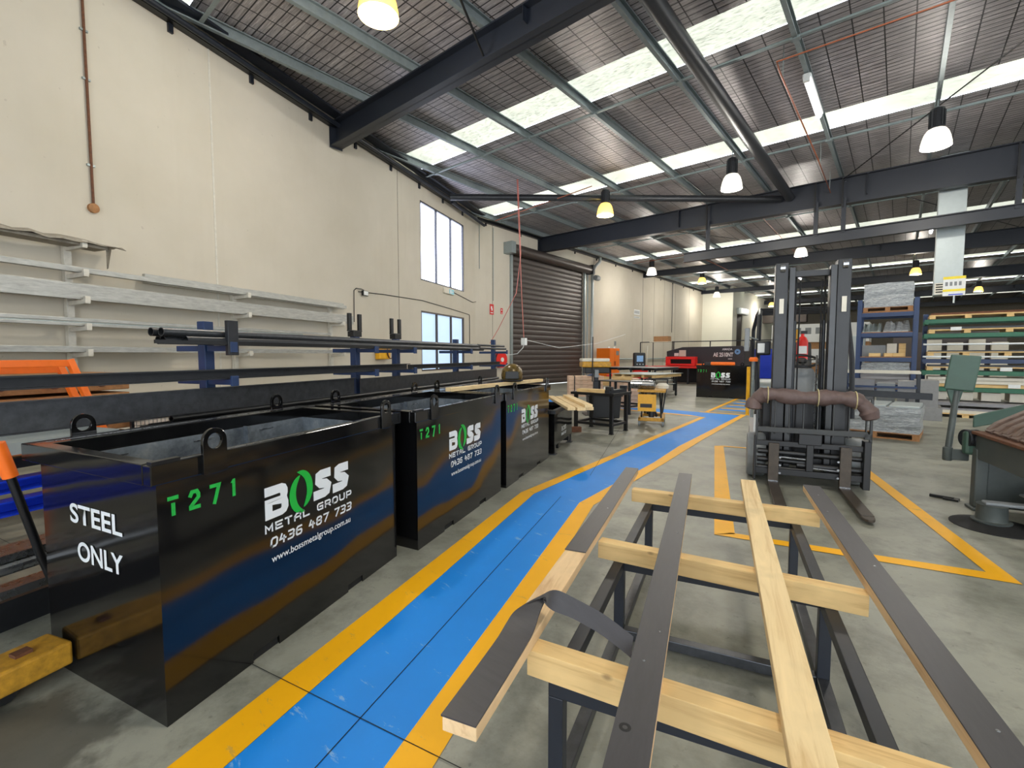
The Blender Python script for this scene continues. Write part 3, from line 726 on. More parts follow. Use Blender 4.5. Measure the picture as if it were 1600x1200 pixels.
timber_bar('timber_bearer', (-1.19, 2.165), (-.06, 2.375), .07, .089, TZ, 'pine_dark_x', 'sawn timber bearer across the middle of the steel trestle', 'timber', 'bearers on the trestle')
timber_bar('timber_bearer', (-.925, 1.215), (.16, 1.445), .075, .089, TZ, 'pine_dark_x', 'sawn timber bearer across the near end of the steel trestle', 'timber', 'bearers on the trestle')
BZ = TZ + .09
def board(p, q, w, label, faced):
    p, q = Vector(p), Vector(q); d = q - p; L = d.length
    t = thing('timber_board', label, 'timber', (p.x, p.y, BZ), atan2(d.y, d.x), 'boards laid on the bearers')
    MB().box(0, L, -w / 2, w / 2, 0, .042).build('timber_body', 'pine_x' if not faced else 'ply_x', t, .003)
    nails = MB()
    for a, b in faced: MB().box(a, b, -w / 2 - .002, w / 2 + .001, .0422, .0475).build('rubber_facing', 'rubber_face', t, .0015)
    if faced:
        for x, y in ((.3 * L, .01), (.35 * L, -.02), (.62 * L, -.02), (.83 * L, .015), (.93 * L, 0)):
            if any(a < x < b for a, b in faced): nails.lathe([(.005, .0475), (.004, .049)], (x, y, 0), 8)
        for x, y in ((.13 * L, .015), (.15 * L, -.02), (.22 * L, .02)):
            if w < .1 and len(faced) and faced[0][0] == 0 and faced[0][1] < 3.6: MB().lathe([(.006, .0473), (.009, .0485), (.013, .0482), (.016, .0473)], (x, y, 0), 14).build('knot_mark', 'rubber', t, smooth=True)
        if nails.v: nails.build('nail_head', 'bright_steel', t)
    return t
timber('ply_x', (226, 194, 150), (196, 156, 114), 0, .1)
b1 = board((-.832, .785), (-1.668, 3.56), .1, 'board with its black rubber facing half peeled off, bare timber showing', [(1.12, 2.9)])
b2 = board((-.25, .30), (-1.265, 3.665), .095, 'board fully faced in black rubber, between the peeled one and the bare pine one', [(0, 3.51)])
board((.10, .47), (-.84, 3.79), .10, 'bare knotty pine board between two black faced boards', [])
board((.56, .38), (-.45, 3.90), .10, 'black faced board with a pale timber edge, beside the bare pine board toward the forklift', [(0, 3.66)])
# the peeled strip: flat on the near end of the first board, lifted, turned on edge and tucked under the second board
e1 = Vector((-.289, .957, 0)); r1 = Vector((.957, .289, 0)); o1 = Vector((-.832, .785, BZ + .0425)); hw = .051
secs = []
for s, z in ((-.004, 0), (.12, 0), (.25, .001), (.35, .004), (.42, .014)): secs.append((o1 + e1 * s + Vector((0, 0, z)), r1 * hw))
secs += [(o1 + e1 * .475 + r1 * .002 + Vector((0, 0, .034)), (r1 * .96 + Vector((0, 0, .2))).normalized() * hw * .98),
         (o1 + e1 * .515 + r1 * .016 + Vector((0, 0, .056)), (r1 * .75 + e1 * .15 + Vector((0, 0, .34))).normalized() * hw * .9),
         (o1 + e1 * .53 + r1 * .042 + Vector((0, 0, .068)), (r1 * .35 - e1 * .75 + Vector((0, 0, .25))).normalized() * hw * .8),
         (o1 + e1 * .535 + r1 * .085 + Vector((0, 0, .070)), (-e1 * .6 - Vector((0, 0, .8))).normalized() * hw * .66),
         (o1 + e1 * .53 + r1 * .16 + Vector((0, 0, .058)), (-e1 * .55 - Vector((0, 0, .8))).normalized() * hw * .62),
         (o1 + e1 * .52 + r1 * .26 + Vector((0, 0, .03)), (-e1 * .6 - Vector((0, 0, .75))).normalized() * hw * .62),
         (o1 + e1 * .51 + r1 * .36 + Vector((0, 0, -.018)), (-e1 * .65 - Vector((0, 0, .7))).normalized() * hw * .62)]
def catmull(P, i, t):
    a, b, c, d = P[max(i - 1, 0)], P[i], P[i + 1], P[min(i + 2, len(P) - 1)]
    return .5 * ((2 * b) + (c - a) * t + (2 * a - 5 * b + 4 * c - d) * t * t + (3 * b - a - 3 * c + d) * t ** 3)
ctr = [c for c, _ in secs]; wid = [w for _, w in secs]; rb = MB(); rows = []
for i in range(len(secs) - 1):
    for k_ in range(5): rows.append((catmull(ctr, i, k_ / 5), catmull(wid, i, k_ / 5)))
rows.append((ctr[-1], wid[-1])); vs = []
for i, (c, w) in enumerate(rows):
    tg = (rows[min(i + 1, len(rows) - 1)][0] - rows[max(i - 1, 0)][0]).normalized(); nm = w.normalized().cross(tg).normalized() * .0048
    if i < 20 and nm.z < 0: nm = -nm
    vs += [c - w, c + w, c + w + nm, c - w + nm]
n = len(rows)
rb.add(vs, [(0, 1, 2, 3), (4 * n - 1, 4 * n - 2, 4 * n - 3, 4 * n - 4)] + [(4 * i + k_, 4 * i + (k_ + 1) % 4, 4 * i + 4 + (k_ + 1) % 4, 4 * i + 4 + k_) for i in range(n - 1) for k_ in range(4)])
ro = rb.build('peeled_rubber_strip', 'rubber_face', None, smooth=True)
tag(ro, 'black rubber strip peeled up and folded sideways off the bare stretch of its board', 'rubber strip')
plain('backrest_steel', (48, 49, 48), .45, .2, .15)
plain('fork_steel', (74, 66, 58), .5, .4, .25)
# ------------------------------------------------------------------ forklift facing the viewer
fk = thing('forklift', 'black forklift with raised-back carriage and brown padded load guard', 'forklift', (-.73, 6.03, 0), radians(14.5))
for sx in (-.34, .34):
    m = MB(); m.box(sx - .052, sx + .052, -.02, .025, .03, .5); m.box(sx - .052, sx + .052, -.95, -.02, .03, .062)
    n_ = 10
    m.add([(sx + .052 * cos(pi + pi * i / n_), -.95 + .12 * sin(pi + pi * i / n_), z) for z in (.03, .052) for i in range(n_ + 1)], [tuple(range(n_, -1, -1)), tuple(range(n_ + 1, 2 * n_ + 2))] + [(i, i + 1, n_ + 2 + i, n_ + 1 + i) for i in range(n_)])
    f = m.build('fork', 'fork_steel', fk, .004)
    h = MB(); h.box(sx - .05, sx + .05, -.024, -.021, .05, .075); h.build('worn_heel', 'bright_steel', f)
    g_ = MB()
    s_ = .065 if sx < 0 else -.065
    for z in (.16, .25, .34): g_.lathe([(.012, 0), (.012, .012)], (sx + s_, .0, z), 8, (0, -1, 0))
    g_.build('bolt', 'bright_steel', f)
c = MB()
for sx in (-.53, .53): c.box(sx - .012 - .02 * (sx > 0), sx + .012 + .02 * (sx > 0), -.01, .12, .06, .58)
c.box(-.53, .53, .03, .075, .46, .52); c.box(-.53, .53, .03, .075, .13, .2); c.box(-.1, .12, .0, .08, .5, .62); c.box(-.02, .05, .02, .06, .2, .5)
c.build('carriage', 'forklift_black', fk, .006)
c = MB(); c.tube([(-.5, .09, .385), (.5, .09, .37)], .03, 10); c.tube([(-.5, .10, .29), (.05, .10, .28)], .032, 10); c.tube([(-.1, .1, .25), (.5, .1, .24)], .036, 10); c.tube([(-.5, .09, .2), (.0, .09, .19)], .028, 10)
c.build('side_shift_cylinder', 'forklift_black', fk, smooth=True)
c = MB(); c.tube([(-.26, .05, .335), (.02, .05, .325)], .011, 8); c.tube([(.02, .05, .235), (.3, .05, .222)], .011, 8); c.build('cylinder_rod', 'bright_steel', fk, smooth=True)
b = MB(); b.box(-.52, .53, .02, .05, .62, .68); b.box(-.52, .53, .02, .05, 1.0, 1.04)
for x in (-.52, -.335, -.195, -.06, .075, .22, .36, .515): b.box(x - .007, x + .007, .022, .048, .6, 1.02)
b.box(-.53, -.505, .02, .05, .5, 1.04); b.box(.545, .57, .02, .05, .56, 1.03); b.box(.5, .57, .02, .05, .6, .66)
b.build('load_backrest', 'backrest_steel', fk, .003)
pts = [(-.565, -.01, .88), (-.55, -.01, .97), (-.48, -.01, 1.035), (-.38, -.01, 1.06), (-.2, -.01, 1.035), (0, -.01, 1.03), (.18, -.01, 1.04), (.34, -.01, 1.035), (.45, -.01, .99), (.52, -.01, .90), (.545, -.01, .82)]
P = []
for i in range(len(pts) - 1):
    for k_ in range(4): P.append(catmull([Vector(p) for p in pts], i, k_ / 4))
P.append(Vector(pts[-1]))
R_ = [.078 + .012 * sin(i * .9) + .006 * sin(i * 2.3) for i in range(len(P))]; R_[0] = .05; R_[-1] = .055
pad = MB().tube(P, R_, 16).build('padded_roll', 'skin_brown', fk, smooth=True)
for x, z in ((-.42, 1.05), (.06, 1.035), (.40, 1.02)): MB().tube([(x, -.01 + .093 * cos(a), z + .093 * sin(a)) for a in [i * pi / 8 for i in range(17)]], .006, 6).build('strap', 'shirt_strap', pad)
# mast
for sx in (-1, 1):
    o_ = MB().sect((sx * .30, .3, .12), (sx * .30, .32, 2.56), [(-.065, -.09), (.065, -.09), (.065, .09), (-.065, .09)], up=(0, 1, 0))
    o_.build('outer_mast_channel', 'forklift_black', fk, .006)
    i_ = MB(); i_.sect((sx * .198, .25, .15), (sx * .198, .27, 2.5), [(-.03, -.07), (.03, -.07), (.03, .07), (-.03, .07)], up=(0, 1, 0)); i_.build('inner_mast_channel', 'black_paint', fk, .004)
    i_ = MB(); i_.tube([(sx * .145, .36, .2), (sx * .145, .37, 1.9)], .02, 10); i_.build('lift_cylinder', 'dark_steel', fk, smooth=True)
    i_ = MB(); i_.tube([(sx * .145, .36, 1.9), (sx * .145, .37, 2.45)], .012, 8); i_.tube([(sx * .11, .3, .3), (sx * .105, .31, 2.35)], .009, 6); i_.build('mast_hose', 'rubber', fk, smooth=True)
    MB().box(sx * .30 - .02, sx * .30 + .025, .2085, .2095, 1.98, 2.15).build('mast_decal', 'cream_plastic', fk)
    MB().lathe([(.05, 0), (.05, .05)], (sx * .30 - .02, .25, 2.5), 12, (1, 0, 0)).build('chain_sheave', 'bright_steel', fk)
c = MB(); c.box(-.24, .24, .28, .36, 2.4, 2.47); c.box(-.24, .24, .3, .34, 1.0, 1.06); c.box(-.24, .24, .3, .36, .2, .3); c.build('mast_crosshead', 'forklift_black', fk, .004)
c = MB(); c.tube([(.08, .28, .3), (.08, .29, 1.5)], .011, 6); c.build('chrome_rod', 'bright_steel', fk, smooth=True)
c = MB(); c.tube([(.17, .42, .9), (.172, .42, 1.55)], .014, 8); c.build('pale_hose_sleeve', 'cream_plastic', fk)
# chassis, cowl, seat, steering
m = MB(); m.box(-.5, .5, .55, 2.2, .18, .62); m.box(-.46, .46, .5, .75, .3, .95); m.build('chassis', 'forklift_black', fk, .03)
m = MB(); m.prism([(1.25, .62), (2.45, .3), (2.55, .8), (2.35, 1.12), (1.35, 1.12)], (.5, 0, 0), (0, 1, 0), (0, 0, 1), -1.0); m.build('counterweight', 'duct_grey', fk, .05)
m = MB(); m.box(-.53, -.5, .62, 2.0, .2, .85); m.build('side_panel', 'white', fk, .01)
m = MB(); m.prism([(-.11, 0), (.11, 0), (.15, .34), (.12, .42), (-.12, .42), (-.15, .34)], (0, .72, .92), (1, 0, 0), (0, .25, 1), -.16); m.build('dash_column', 'grey_plastic', fk, .02)
sw = MB(); sw.tube([(.175 * cos(a), .84 + .165 * sin(a) * .96, 1.43 + .165 * sin(a) * .42) for a in [i * 2 * pi / 28 for i in range(29)]], .016, 8)
sw.lathe([(.05, 0), (.06, .03), (.04, .05)], (0, .84, 1.41), 12, (0, -.4, 1))
for a in (.3, 2.8, 4.7): sw.bar((0, .84, 1.43), (.17 * cos(a), .84 + .16 * sin(a), 1.43 + .067 * sin(a)), .03, .012)
sw.build('steering_wheel', 'black_plastic', fk, smooth=True)
st = MB(); st.box(-.25, .25, 1.35, 1.85, 1.12, 1.22); st.prism([(1.78, 1.2), (1.95, 1.2), (2.05, 1.66), (1.96, 1.7)], (.24, 0, 0), (0, 1, 0), (0, 0, 1), -.48); st.build('seat', 'black_plastic', fk, .03)
# wheels
def wheel(x, y, r, w, mat):
    t = MB(); t.lathe([(r * .6, -w / 2), (r * .92, -w / 2), (r, -w / 2 + .03), (r, w / 2 - .03), (r * .92, w / 2), (r * .6, w / 2)], (x, y, r), 28, (1, 0, 0)); o = t.build('tyre', mat, fk, smooth=True)
    h = MB(); h.lathe([(r * .62, -w * .4), (r * .3, -w * .36), (r * .3, w * .36), (r * .62, w * .4)], (x, y, r), 20, (1, 0, 0)); h.build('hub', 'cream_plastic', o, smooth=True)
wheel(-.5, .48, .27, .2, 'grey_plastic'); wheel(.5, .48, .27, .2, 'grey_plastic'); wheel(-.44, 1.95, .22, .18, 'rubber'); wheel(.44, 1.95, .22, .18, 'rubber')
# overhead guard with lights
gq = MB()
for sx in (-.5, .5):
    gq.tube([(sx, .62, .75), (sx, .75, 1.45), (sx * .96, 1.0, 2.02), (sx * .92, 1.25, 2.12), (sx * .92, 2.1, 2.12), (sx, 2.3, 1.9), (sx, 2.35, 1.0)], .028, 8)
for y in (1.2, 1.5, 1.8, 2.1): gq.tube([(-.47, y, 2.12), (.47, y, 2.12)], .016, 6)
gq.build('overhead_guard', 'dark_steel', fk, smooth=True)
MB().box(-.53, -.36, .66, .72, 1.5, 1.68).build('headlight_housing', 'black_plastic', fk, .02)
MB().box(-.51, -.43, .645, .66, 1.53, 1.65).build('headlight_lens', 'white', fk, .004)
MB().lathe([(.05, 0), (.055, .03), (.04, .055)], (-.55, .68, 1.42), 12).build('indicator_lamp', 'orange', fk, smooth=True)
MB().box(-.66, -.6, .7, .74, 1.55, 1.85).build('mirror', 'grey_plastic', fk, .01)
m = MB(); m.tube([(-.5, .75, 1.7), (-.63, .72, 1.74)], .01, 6); m.tube([(-.55, .7, .7), (-.55, .7, 1.42)], .018, 8); m.build('mirror_arm', 'galvanised', fk)
m = MB(); m.tube([(-.6, .74, .72), (-.6, .74, 1.35)], .022, 8); m.build('yellow_grab_rail', 'yellow', fk, smooth=True)
ex = thing('fire_extinguisher', 'red fire extinguisher clipped behind the mast of the forklift', 'fire extinguisher', (-.99, 7.18, 1.42), radians(14.5))
MB().lathe([(.0, 0), (.062, .0), (.065, .02), (.065, .26), (.045, .31), (.02, .33), (.02, .36), (.0, .36)], (0, 0, 0), 16).build('cylinder', 'machine_red', ex, smooth=True)
MB().box(-.045, .045, -.067, -.0645, .1, .2).build('instruction_label', 'white', ex)
MB().box(-.02, .05, -.015, .015, .36, .4).build('valve_head', 'black_plastic', ex)
# ------------------------------------------------------------------ white cantilever shelf on the left wall
sh = thing('wall_rack', 'white cantilever bracket rack bolted high on the cream wall', 'rack', Wp(14.05, 0, 0), 0)
inv = Matrix.Translation(Vector(Wp(14.05, 0, 0))).inverted()
LV = (3.06, 2.66, 2.28, 1.90, 1.53)
def rel(s, n, z, base=Wp(14.05, 0, 0)): return Wp(s, n, z) - base
for ci, s in enumerate((14.05, 11.42, 8.75, 16.7)):
    lv = LV if ci in (0, 3) else LV[1:]
    MB().bar(rel(s, .05, 1.2), rel(s, .05, lv[0] + .1 if ci in (0, 3) else 2.85), .09, .08, N1).build('upright', 'bracket_white', sh, .004)
    for z in lv:
        if ci == 2 and z > 2.5: continue
        m = MB(); m.bar(rel(s, .09, z - .03), rel(s, .5, z - .015), .06, .06); m.bar(rel(s, .48, z - .03), rel(s, .48, z + .055), .065, .05, N1); m.build('bracket_arm', 'bracket_white', sh, .004)
def length_bar(name, s0, s1, n, z, w, h, mat, label, cat, group=None, rot=0):
    p, q = Wp(s0, n, z), Wp(s1, n, z); c = (p + q) / 2
    m = MB().bar(p - c, q - c, w, h)
    o = m.build(name, mat, None, .003); o.location = c
    return tag(o, label, cat, group)
G_AL = 'aluminium lengths on the wall rack'
al = [(17.6, 13.75, .30, 3.06, .30, .05, 'dusty', 'dusty sheet offcut on the top arm of the wall rack'),
      (17.6, 8.55, .36, 2.70, .10, .075, 'aluminium', 'bright aluminium bar on the second arm of the wall rack'),
      (13.1, 8.4, .16, 2.74, .07, .15, 'aluminium', 'flat aluminium channel leaning at the back of the second arm'),
      (17.6, 8.32, .39, 2.385, .07, .21, 'aluminium', 'deep aluminium channel, widest length on the wall rack'),
      (17.6, 8.32, .30, 2.50, .08, .03, 'aluminium', 'thin aluminium strip on top of the deep channel'),
      (17.6, 9.9, .38, 1.925, .09, .04, 'aluminium', 'aluminium flat bar on the fourth arm of the wall rack'),
      (17.6, 9.9, .26, 1.94, .09, .06, 'galvanised', 'dull grey bar behind the flat bar on the fourth arm'),
      (17.6, 9.0, .28, 2.0, .05, .05, 'aluminium', 'slim square tube on top of the fourth arm'),
      (17.6, 8.4, .37, 1.575, .12, .085, 'aluminium', 'aluminium box section on the lowest arm of the wall rack'),
      (17.6, 12.6, .22, 1.575, .14, .075, 'dusty', 'dusty timber strip at the back of the lowest arm')]
for s0, s1, n, z, w, h, mt, lab in al: length_bar('aluminium_length' if mt != 'dusty' else 'dusty_length', s0, s1, n, z + .01, w, h, mt, lab, 'metal length' if mt != 'dusty' else 'offcut', G_AL)
# crumpled wrapping hanging off the top arm
m = MB(); rr = random.Random(3); nn = 26
top = []
for i in range(nn):
    s = 17.4 - (17.4 - 13.55) * i / (nn - 1)
    for j in range(5): top.append(Wp(s, .14 + .1 * j + rr.uniform(-.01, .01), 3.105 + rr.uniform(0, .045) - (.05 if j == 4 else 0)))
m.add(top, [(i * 5 + j, i * 5 + j + 1, (i + 1) * 5 + j + 1, (i + 1) * 5 + j) for i in range(nn - 1) for j in range(4)])
m.add([Wp(13.62, .3, 3.1), Wp(13.74, .4, 3.1), Wp(13.72, .36, 2.78), Wp(13.69, .33, 2.80)], [(0, 1, 2, 3)])
w = m.build('torn_wrapping', 'dusty', None, smooth=True); tag(w, 'torn brown wrapping lying along the top arm of the wall rack', 'wrapping')
ws = w.modifiers.new('thick', 'SOLIDIFY'); ws.thickness = .006

# ------------------------------------------------------------------ blue stock rack behind the skips
RU = -4.0
rk = thing('stock_rack', 'dark blue cantilever rack holding steel lengths behind the skips', 'rack', (0, 0, 0), radians(20))
PV = (3.0, 5.04, 5.97, 7.95, 9.85)
for i, v in enumerate(PV):
    topz = (1.80, 1.74, 1.74, 1.8, 1.85)[i]
    MB().box(RU - .045, RU + .045, v - .045, v + .045, 0, topz).build('post', 'rack_blue', rk, .005)
    MB().box(RU - .5, RU + .5, v - .05, v + .05, 0, .08).build('foot', 'rack_blue', rk, .005)
    for z in (1.585, 1.29, .92):
        MB().box(RU + .045, RU + .34, v - .03, v + .03, z - .05, z).build('arm', 'rack_blue', rk, .004)
        MB().box(RU - .34, RU - .045, v - .03, v + .03, z - .05, z).build('arm', 'rack_blue', rk, .004)
        MB().box(RU + .325, RU + .345, v - .035, v + .035, z - .06, z + .03).build('arm_stop', 'rack_blue', rk, .003)
    if i in (1, 2):
        u_ = MB(); u_.box(RU - .05, RU + .05, v - .08, v + .08, topz, topz + .07); u_.box(RU - .02, RU + .02, v - .13, v + .13, topz + .07, topz + .085)
        for d in (-.10, .10): u_.box(RU - .02, RU + .02, v + d - .025, v + d + .025, topz + .085, topz + .30)
        u_.build('pipe_fork', 'black_paint', rk, .003)
MB().box(RU + .30, RU + .34, 2.9 + .05, 3.0 + .05, 1.5, 1.80).build('stop_bar', 'dark_steel', rk, .003)
def along(name, u, v0, v1, z, build, mat, label, cat, group=None, smooth=False):
    """a length lying parallel to the aisle; build(mb, L) draws it along +y from 0"""
    m = MB(); build(m, v1 - v0); o = m.build(name, mat, None, smooth=smooth)
    o.location = B(u, v0, z); o.rotation_euler = (0, 0, radians(20)); return tag(o, label, cat, group)
G_P = 'steel pipes on the top arms of the blue rack'
pp = [(-3.72, 2.62, 8.6, .034, 'front'), (-3.80, 2.5, 8.6, .034, 'second'), (-3.885, 2.52, 8.55, .034, 'third'), (-3.755, 2.46, 8.5, .034, 'upper front'), (-3.84, 2.44, 8.62, .034, 'upper rear')]
for i, (u, a, b, r, w) in enumerate(pp):
    z = 1.587 + r + (.06 if i > 2 else 0)
    along('steel_pipe', u, a, b, z, lambda m, L, r=r: m.pipe((0, 0, 0), (0, L, 0), r, r - .006, 14), 'dark_steel' if i != 3 else 'raw_steel', f'dark round steel pipe, {w} one on the top arms of the blue rack', 'pipe', G_P, True)
along('flat_steel_bar', -3.678, 2.36, 6.2, 1.602, lambda m, L: m.box(-.006, .006, 0, L, -.014, .014), 'black_paint', 'flat black bar along the front of the top rack arms', 'steel bar')
for i, (u, z) in enumerate(((-3.70, 1.62), (-3.78, 1.62), (-3.74, 1.68))):
    along('steel_rod', u, 8.4, 9.85, z + .02, lambda m, L: m.pipe((0, 0, 0), (0, L, 0), .022, .017, 12), 'dark_steel', f'thin tube {("low front", "low rear", "upper")[i]} of three at the far end of the blue rack', 'pipe', 'thin tubes at the far end of the rack', True)
chan = lambda w, h, t=.008: (lambda m, L: m.sect((0, 0, 0), (0, L, 0), [(-w / 2, -h / 2), (w / 2, -h / 2), (w / 2, h / 2), (w / 2 - t, h / 2), (w / 2 - t, -h / 2 + t), (-w / 2 + t, -h / 2 + t), (-w / 2 + t, h / 2), (-w / 2, h / 2)]))
flange = lambda w, h, t=.01: (lambda m, L: m.sect((0, 0, 0), (0, L, 0), [(-w / 2, -h / 2), (w / 2, -h / 2), (w / 2, -h / 2 + t), (-w / 2 + t, -h / 2 + t), (-w / 2 + t, h / 2 - t), (w / 2, h / 2 - t), (w / 2, h / 2), (-w / 2, h / 2)]))
along('steel_channel', -3.74, .6, 5.9, 1.29 + .045, flange(.07, .085), 'dark_steel', 'long dark steel channel on the middle arms, nearest stretch', 'steel channel')
along('steel_channel', -3.76, 5.95, 9.7, 1.29 + .036, flange(.06, .07), 'dark_steel', 'dark steel channel on the middle arms toward the roller door', 'steel channel')
along('steel_beam', -3.86, .5, 4.85, 1.04 + .07, flange(.05, .21), 'raw_steel', 'deep grey steel channel with a drilled hole behind the nearest skip', 'steel channel')
along('steel_plate_length', -3.86, 4.95, 9.7, 1.09, lambda m, L: m.box(-.006, .006, 0, L, -.11, .11), 'raw_steel', 'dark folded plate length on edge behind the second skip', 'steel plate')
for i, (u, z, a, b) in enumerate(((-3.715, .948, 2.2, 9.6), (-3.775, .948, 2.3, 9.4), (-3.745, 1.0, 2.5, 9.5), (-3.84, .948, 2.4, 9.0))):
    along('dark_tube', u, a, b, z, lambda m, L: m.pipe((0, 0, 0), (0, L, 0), .026, .02, 12), 'black_paint', f'dark tube {("front", "second", "upper", "rear")[i]} of the bundle on the lowest arms of the blue rack', 'pipe', 'dark tubes on the lowest rack arms', True)
# ------------------------------------------------------------------ things between the rack and the wall, and left of the first skip
of = []
for i, (u, v, lab) in enumerate(((-5.1, 2.55, 'front orange steel frame leaning behind the rack'), (-5.35, 2.6, 'rear orange steel frame leaning behind the rack'))):
    m = MB(); wz = 1.50 - .06 * i
    m.bar((-1.8, 0, wz), (.0, 0, wz), .05, .06); m.bar((0, 0, wz + .03), (.32, -.35, .1), .05, .06, (0, 1, 0)); m.bar((-1.8, 0, wz + .03), (-1.7, -.35, .1), .05, .06, (0, 1, 0)); m.bar((.16, -.15, .8), (-1.8, -.1, .8), .05, .05)
    o = m.build('orange_stillage', 'orange', None, .004); o.location = B(u, v, -.07); o.rotation_euler = (0, 0, radians(110)); tag(o, lab, 'steel frame', 'orange frames behind the rack')
tp = thing('crate_of_blocks', 'brown timber crate of blocks standing behind the rack, left edge', 'crate', B(-5.9, 2.1, 0), radians(20))
for j in range(4):
    MB().box(-.5, .5, -1.2, 1.1, .55 + j * .2, .72 + j * .2).build('timber_layer', 'wood_block', tp, .01)
    kk = MB()
    for q in range(6): kk.lathe([(.05, 0), (.05, .006)], (.5, -1.0 + q * .37, .635 + j * .2), 12, (1, 0, 0))
    kk.build('round_end', 'rust', tp)
for y in (-1.1, 1.0): MB().box(-.5, .5, y - .08, y + .08, 0, .55).build('leg', 'wood_block', tp, .01)
wr = thing('wrapped_bundle', 'white wrapped bundle lying behind the nearest skip', 'bundle', B(-4.95, 3.1, 0), radians(20))
MB().box(-.35, .35, .0, 2.6, .62, 1.02).build('wrap', 'cream_plastic', wr, .05)
for y in (.2, 1.3, 2.3): MB().box(-.3, .3, y, y + .12, 0, .62).build('bearer', 'wood_block', wr, .01)
MB().box(-.36, .36, .05, .12, .6, 1.03).build('strap', 'black_plastic', wr)
mesh = thing('mesh_basket', 'fine wire mesh basket between crate and white bundle', 'basket', B(-4.55, 2.7, 0), radians(20))
m = MB()
for i in range(15): m.bar((0, i * .035, .5), (0, i * .035, 1.02), .004, .004)
for i in range(15): m.bar((0, 0, .5 + i * .037), (0, .5, .5 + i * .037), .004, .004)
m.build('wire_mesh', 'galvanised', mesh)
m = MB()
for a, b in ((0, 0), (0, .5), (-.4, 0), (-.4, .5)): m.box(a - .012, a + .012, b - .012, b + .012, 0, 1.03)
m.box(-.4, 0, 0, .5, .48, .5); m.build('frame', 'raw_steel', mesh)
# stack left of the first skip: grey sheets, blue beams, bright lengths
bb = [( -3.75, -.4, 2.0, .97, lambda m, L: m.box(-.3, .25, 0, L, -.03, .04), 'duct_grey', 'pale grey sheet lying behind the nearest skip', 'steel sheet'),
      (-3.7, -.4, 2.0, .86, lambda m, L: m.box(-.05, .02, 0, L, -.03, .03), 'dark_steel', 'dark bar below the pale sheet behind the nearest skip', 'steel bar'),
      (-3.65, -.4, 2.1, .745, flange(.10, .075), 'bright_blue', 'bright blue steel beam, upper one left of the nearest skip', 'steel beam'),
      (-3.60, -.4, 2.1, .63, flange(.10, .085), 'bright_blue', 'bright blue steel beam, lower one left of the nearest skip', 'steel beam'),
      (-3.5, -.4, 1.9, .40, lambda m, L: m.box(-.10, .10, 0, L, -.02, .02), 'bright_steel', 'bright flat bar left of the nearest skip, upper one', 'steel bar'),
      (-3.42, -.4, 1.9, .34, lambda m, L: m.pipe((0, 0, 0), (0, L, 0), .035, .028, 12), 'bright_steel', 'bright steel tube left of the nearest skip', 'pipe'),
      (-3.40, -.4, 1.9, .22, lambda m, L: m.box(-.06, .06, 0, L, -.015, .03), 'bright_steel', 'bright flat bar left of the nearest skip, lowest one', 'steel bar'),
      (-3.52, -.4, 1.9, .08, lambda m, L: m.box(-.10, .10, 0, L, -.08, .08), 'dark_steel', 'dark steel box length on the floor left of the nearest skip', 'steel bar')]
for u, a, b, z, fn, mt, lab, cat in bb: along('stacked_length', u, a, b, z, fn, mt, lab, cat, None)
sr = thing('stacking_trestle', 'dark steel stand carrying lengths left of the nearest skip', 'stand', B(-3.6, 1.95, 0), radians(20))
for x in (-.28, .26): MB().box(x - .03, x + .03, -.03, .03, 0, .96).build('post', 'dark_steel', sr, .003)
for z in (.17, .30, .56, .68, .80, .91): MB().box(-.28, .26, -.03, .03, z - .035, z).build('shelf_bar', 'dark_steel', sr, .002)
pj = thing('pallet_jack', 'worn yellow fork on the floor against the end of the STEEL ONLY skip', 'pallet jack', B(-2.735, 1.0, 0), radians(20))
m = MB(); m.box(-.095, .095, -1.1, .272, .06, .17); m.build('fork', 'worn_yellow', pj, .012)
for y in (-.95, .05): m = MB(); m.lathe([(.05, -.05), (.055, -.04), (.055, .04), (.05, .05)], (0, y, .055), 16, (1, 0, 0)); m.build('roller', 'black_plastic', pj, smooth=True)
m = MB(); m.box(-.02, .03, .1, .16, .17, .185); m.box(-.06, .06, -1.0, -.9, .165, .176); m.build('wear_plate', 'rust', pj)
lv = thing('pump_lever', 'black lever with an orange grip leaning behind the STEEL ONLY skip', 'lever', B(-3.2, 1.54, 0), radians(20))
m = MB(); m.tube([(0, 0, 0), (0, -.11, .42), (0, -.215, .9)], [.022, .02, .02], 10); m.build('shaft', 'black_paint', lv, smooth=True)
m = MB(); m.tube([(0, -.21, .88), (0, -.255, 1.06)], [.032, .034], 12); m.build('grip', 'orange', lv, smooth=True)
# ------------------------------------------------------------------ fittings on the left wall
cd = thing('wall_conduit', 'thin dark conduit dropping down the cream wall to a round box', 'conduit', Wp(13.67, 0, 0), 0)
b0 = Wp(13.67, 0, 0)
MB().tube([Wp(13.67, .03, 3.75) - b0, Wp(13.67, .03, 7.2) - b0], .018, 8).build('pipe', 'rust', cd, smooth=True)
m = MB(); m.lathe([(.07, 0), (.07, .05), (.05, .06)], Wp(13.67, 0, 3.72) - b0, 16, N1); m.build('junction_box', 'wood_block', cd, smooth=True)
m = MB()
for z in (4.35, 5.6, 6.3): MB().bar(Wp(13.62, .02, z) - b0, Wp(13.72, .02, z) - b0, .03, .03).build('saddle_clip', 'galvanised', cd)
def wall_run(name, pts, r, mat, label, cat):
    o = MB().tube(pts, r, 6).build(name, mat, None, smooth=True); return tag(o, label, cat)
wall_run('wall_cable', [Wp(7.8, .02, 2.4), Wp(7.78, .02, 3.25), Wp(7.7, .03, 3.32), Wp(7.5, .05, 3.32), Wp(7.42, .06, 3.30)], .012, 'black_plastic', 'black cable looping up the wall to the floodlight', 'cable')
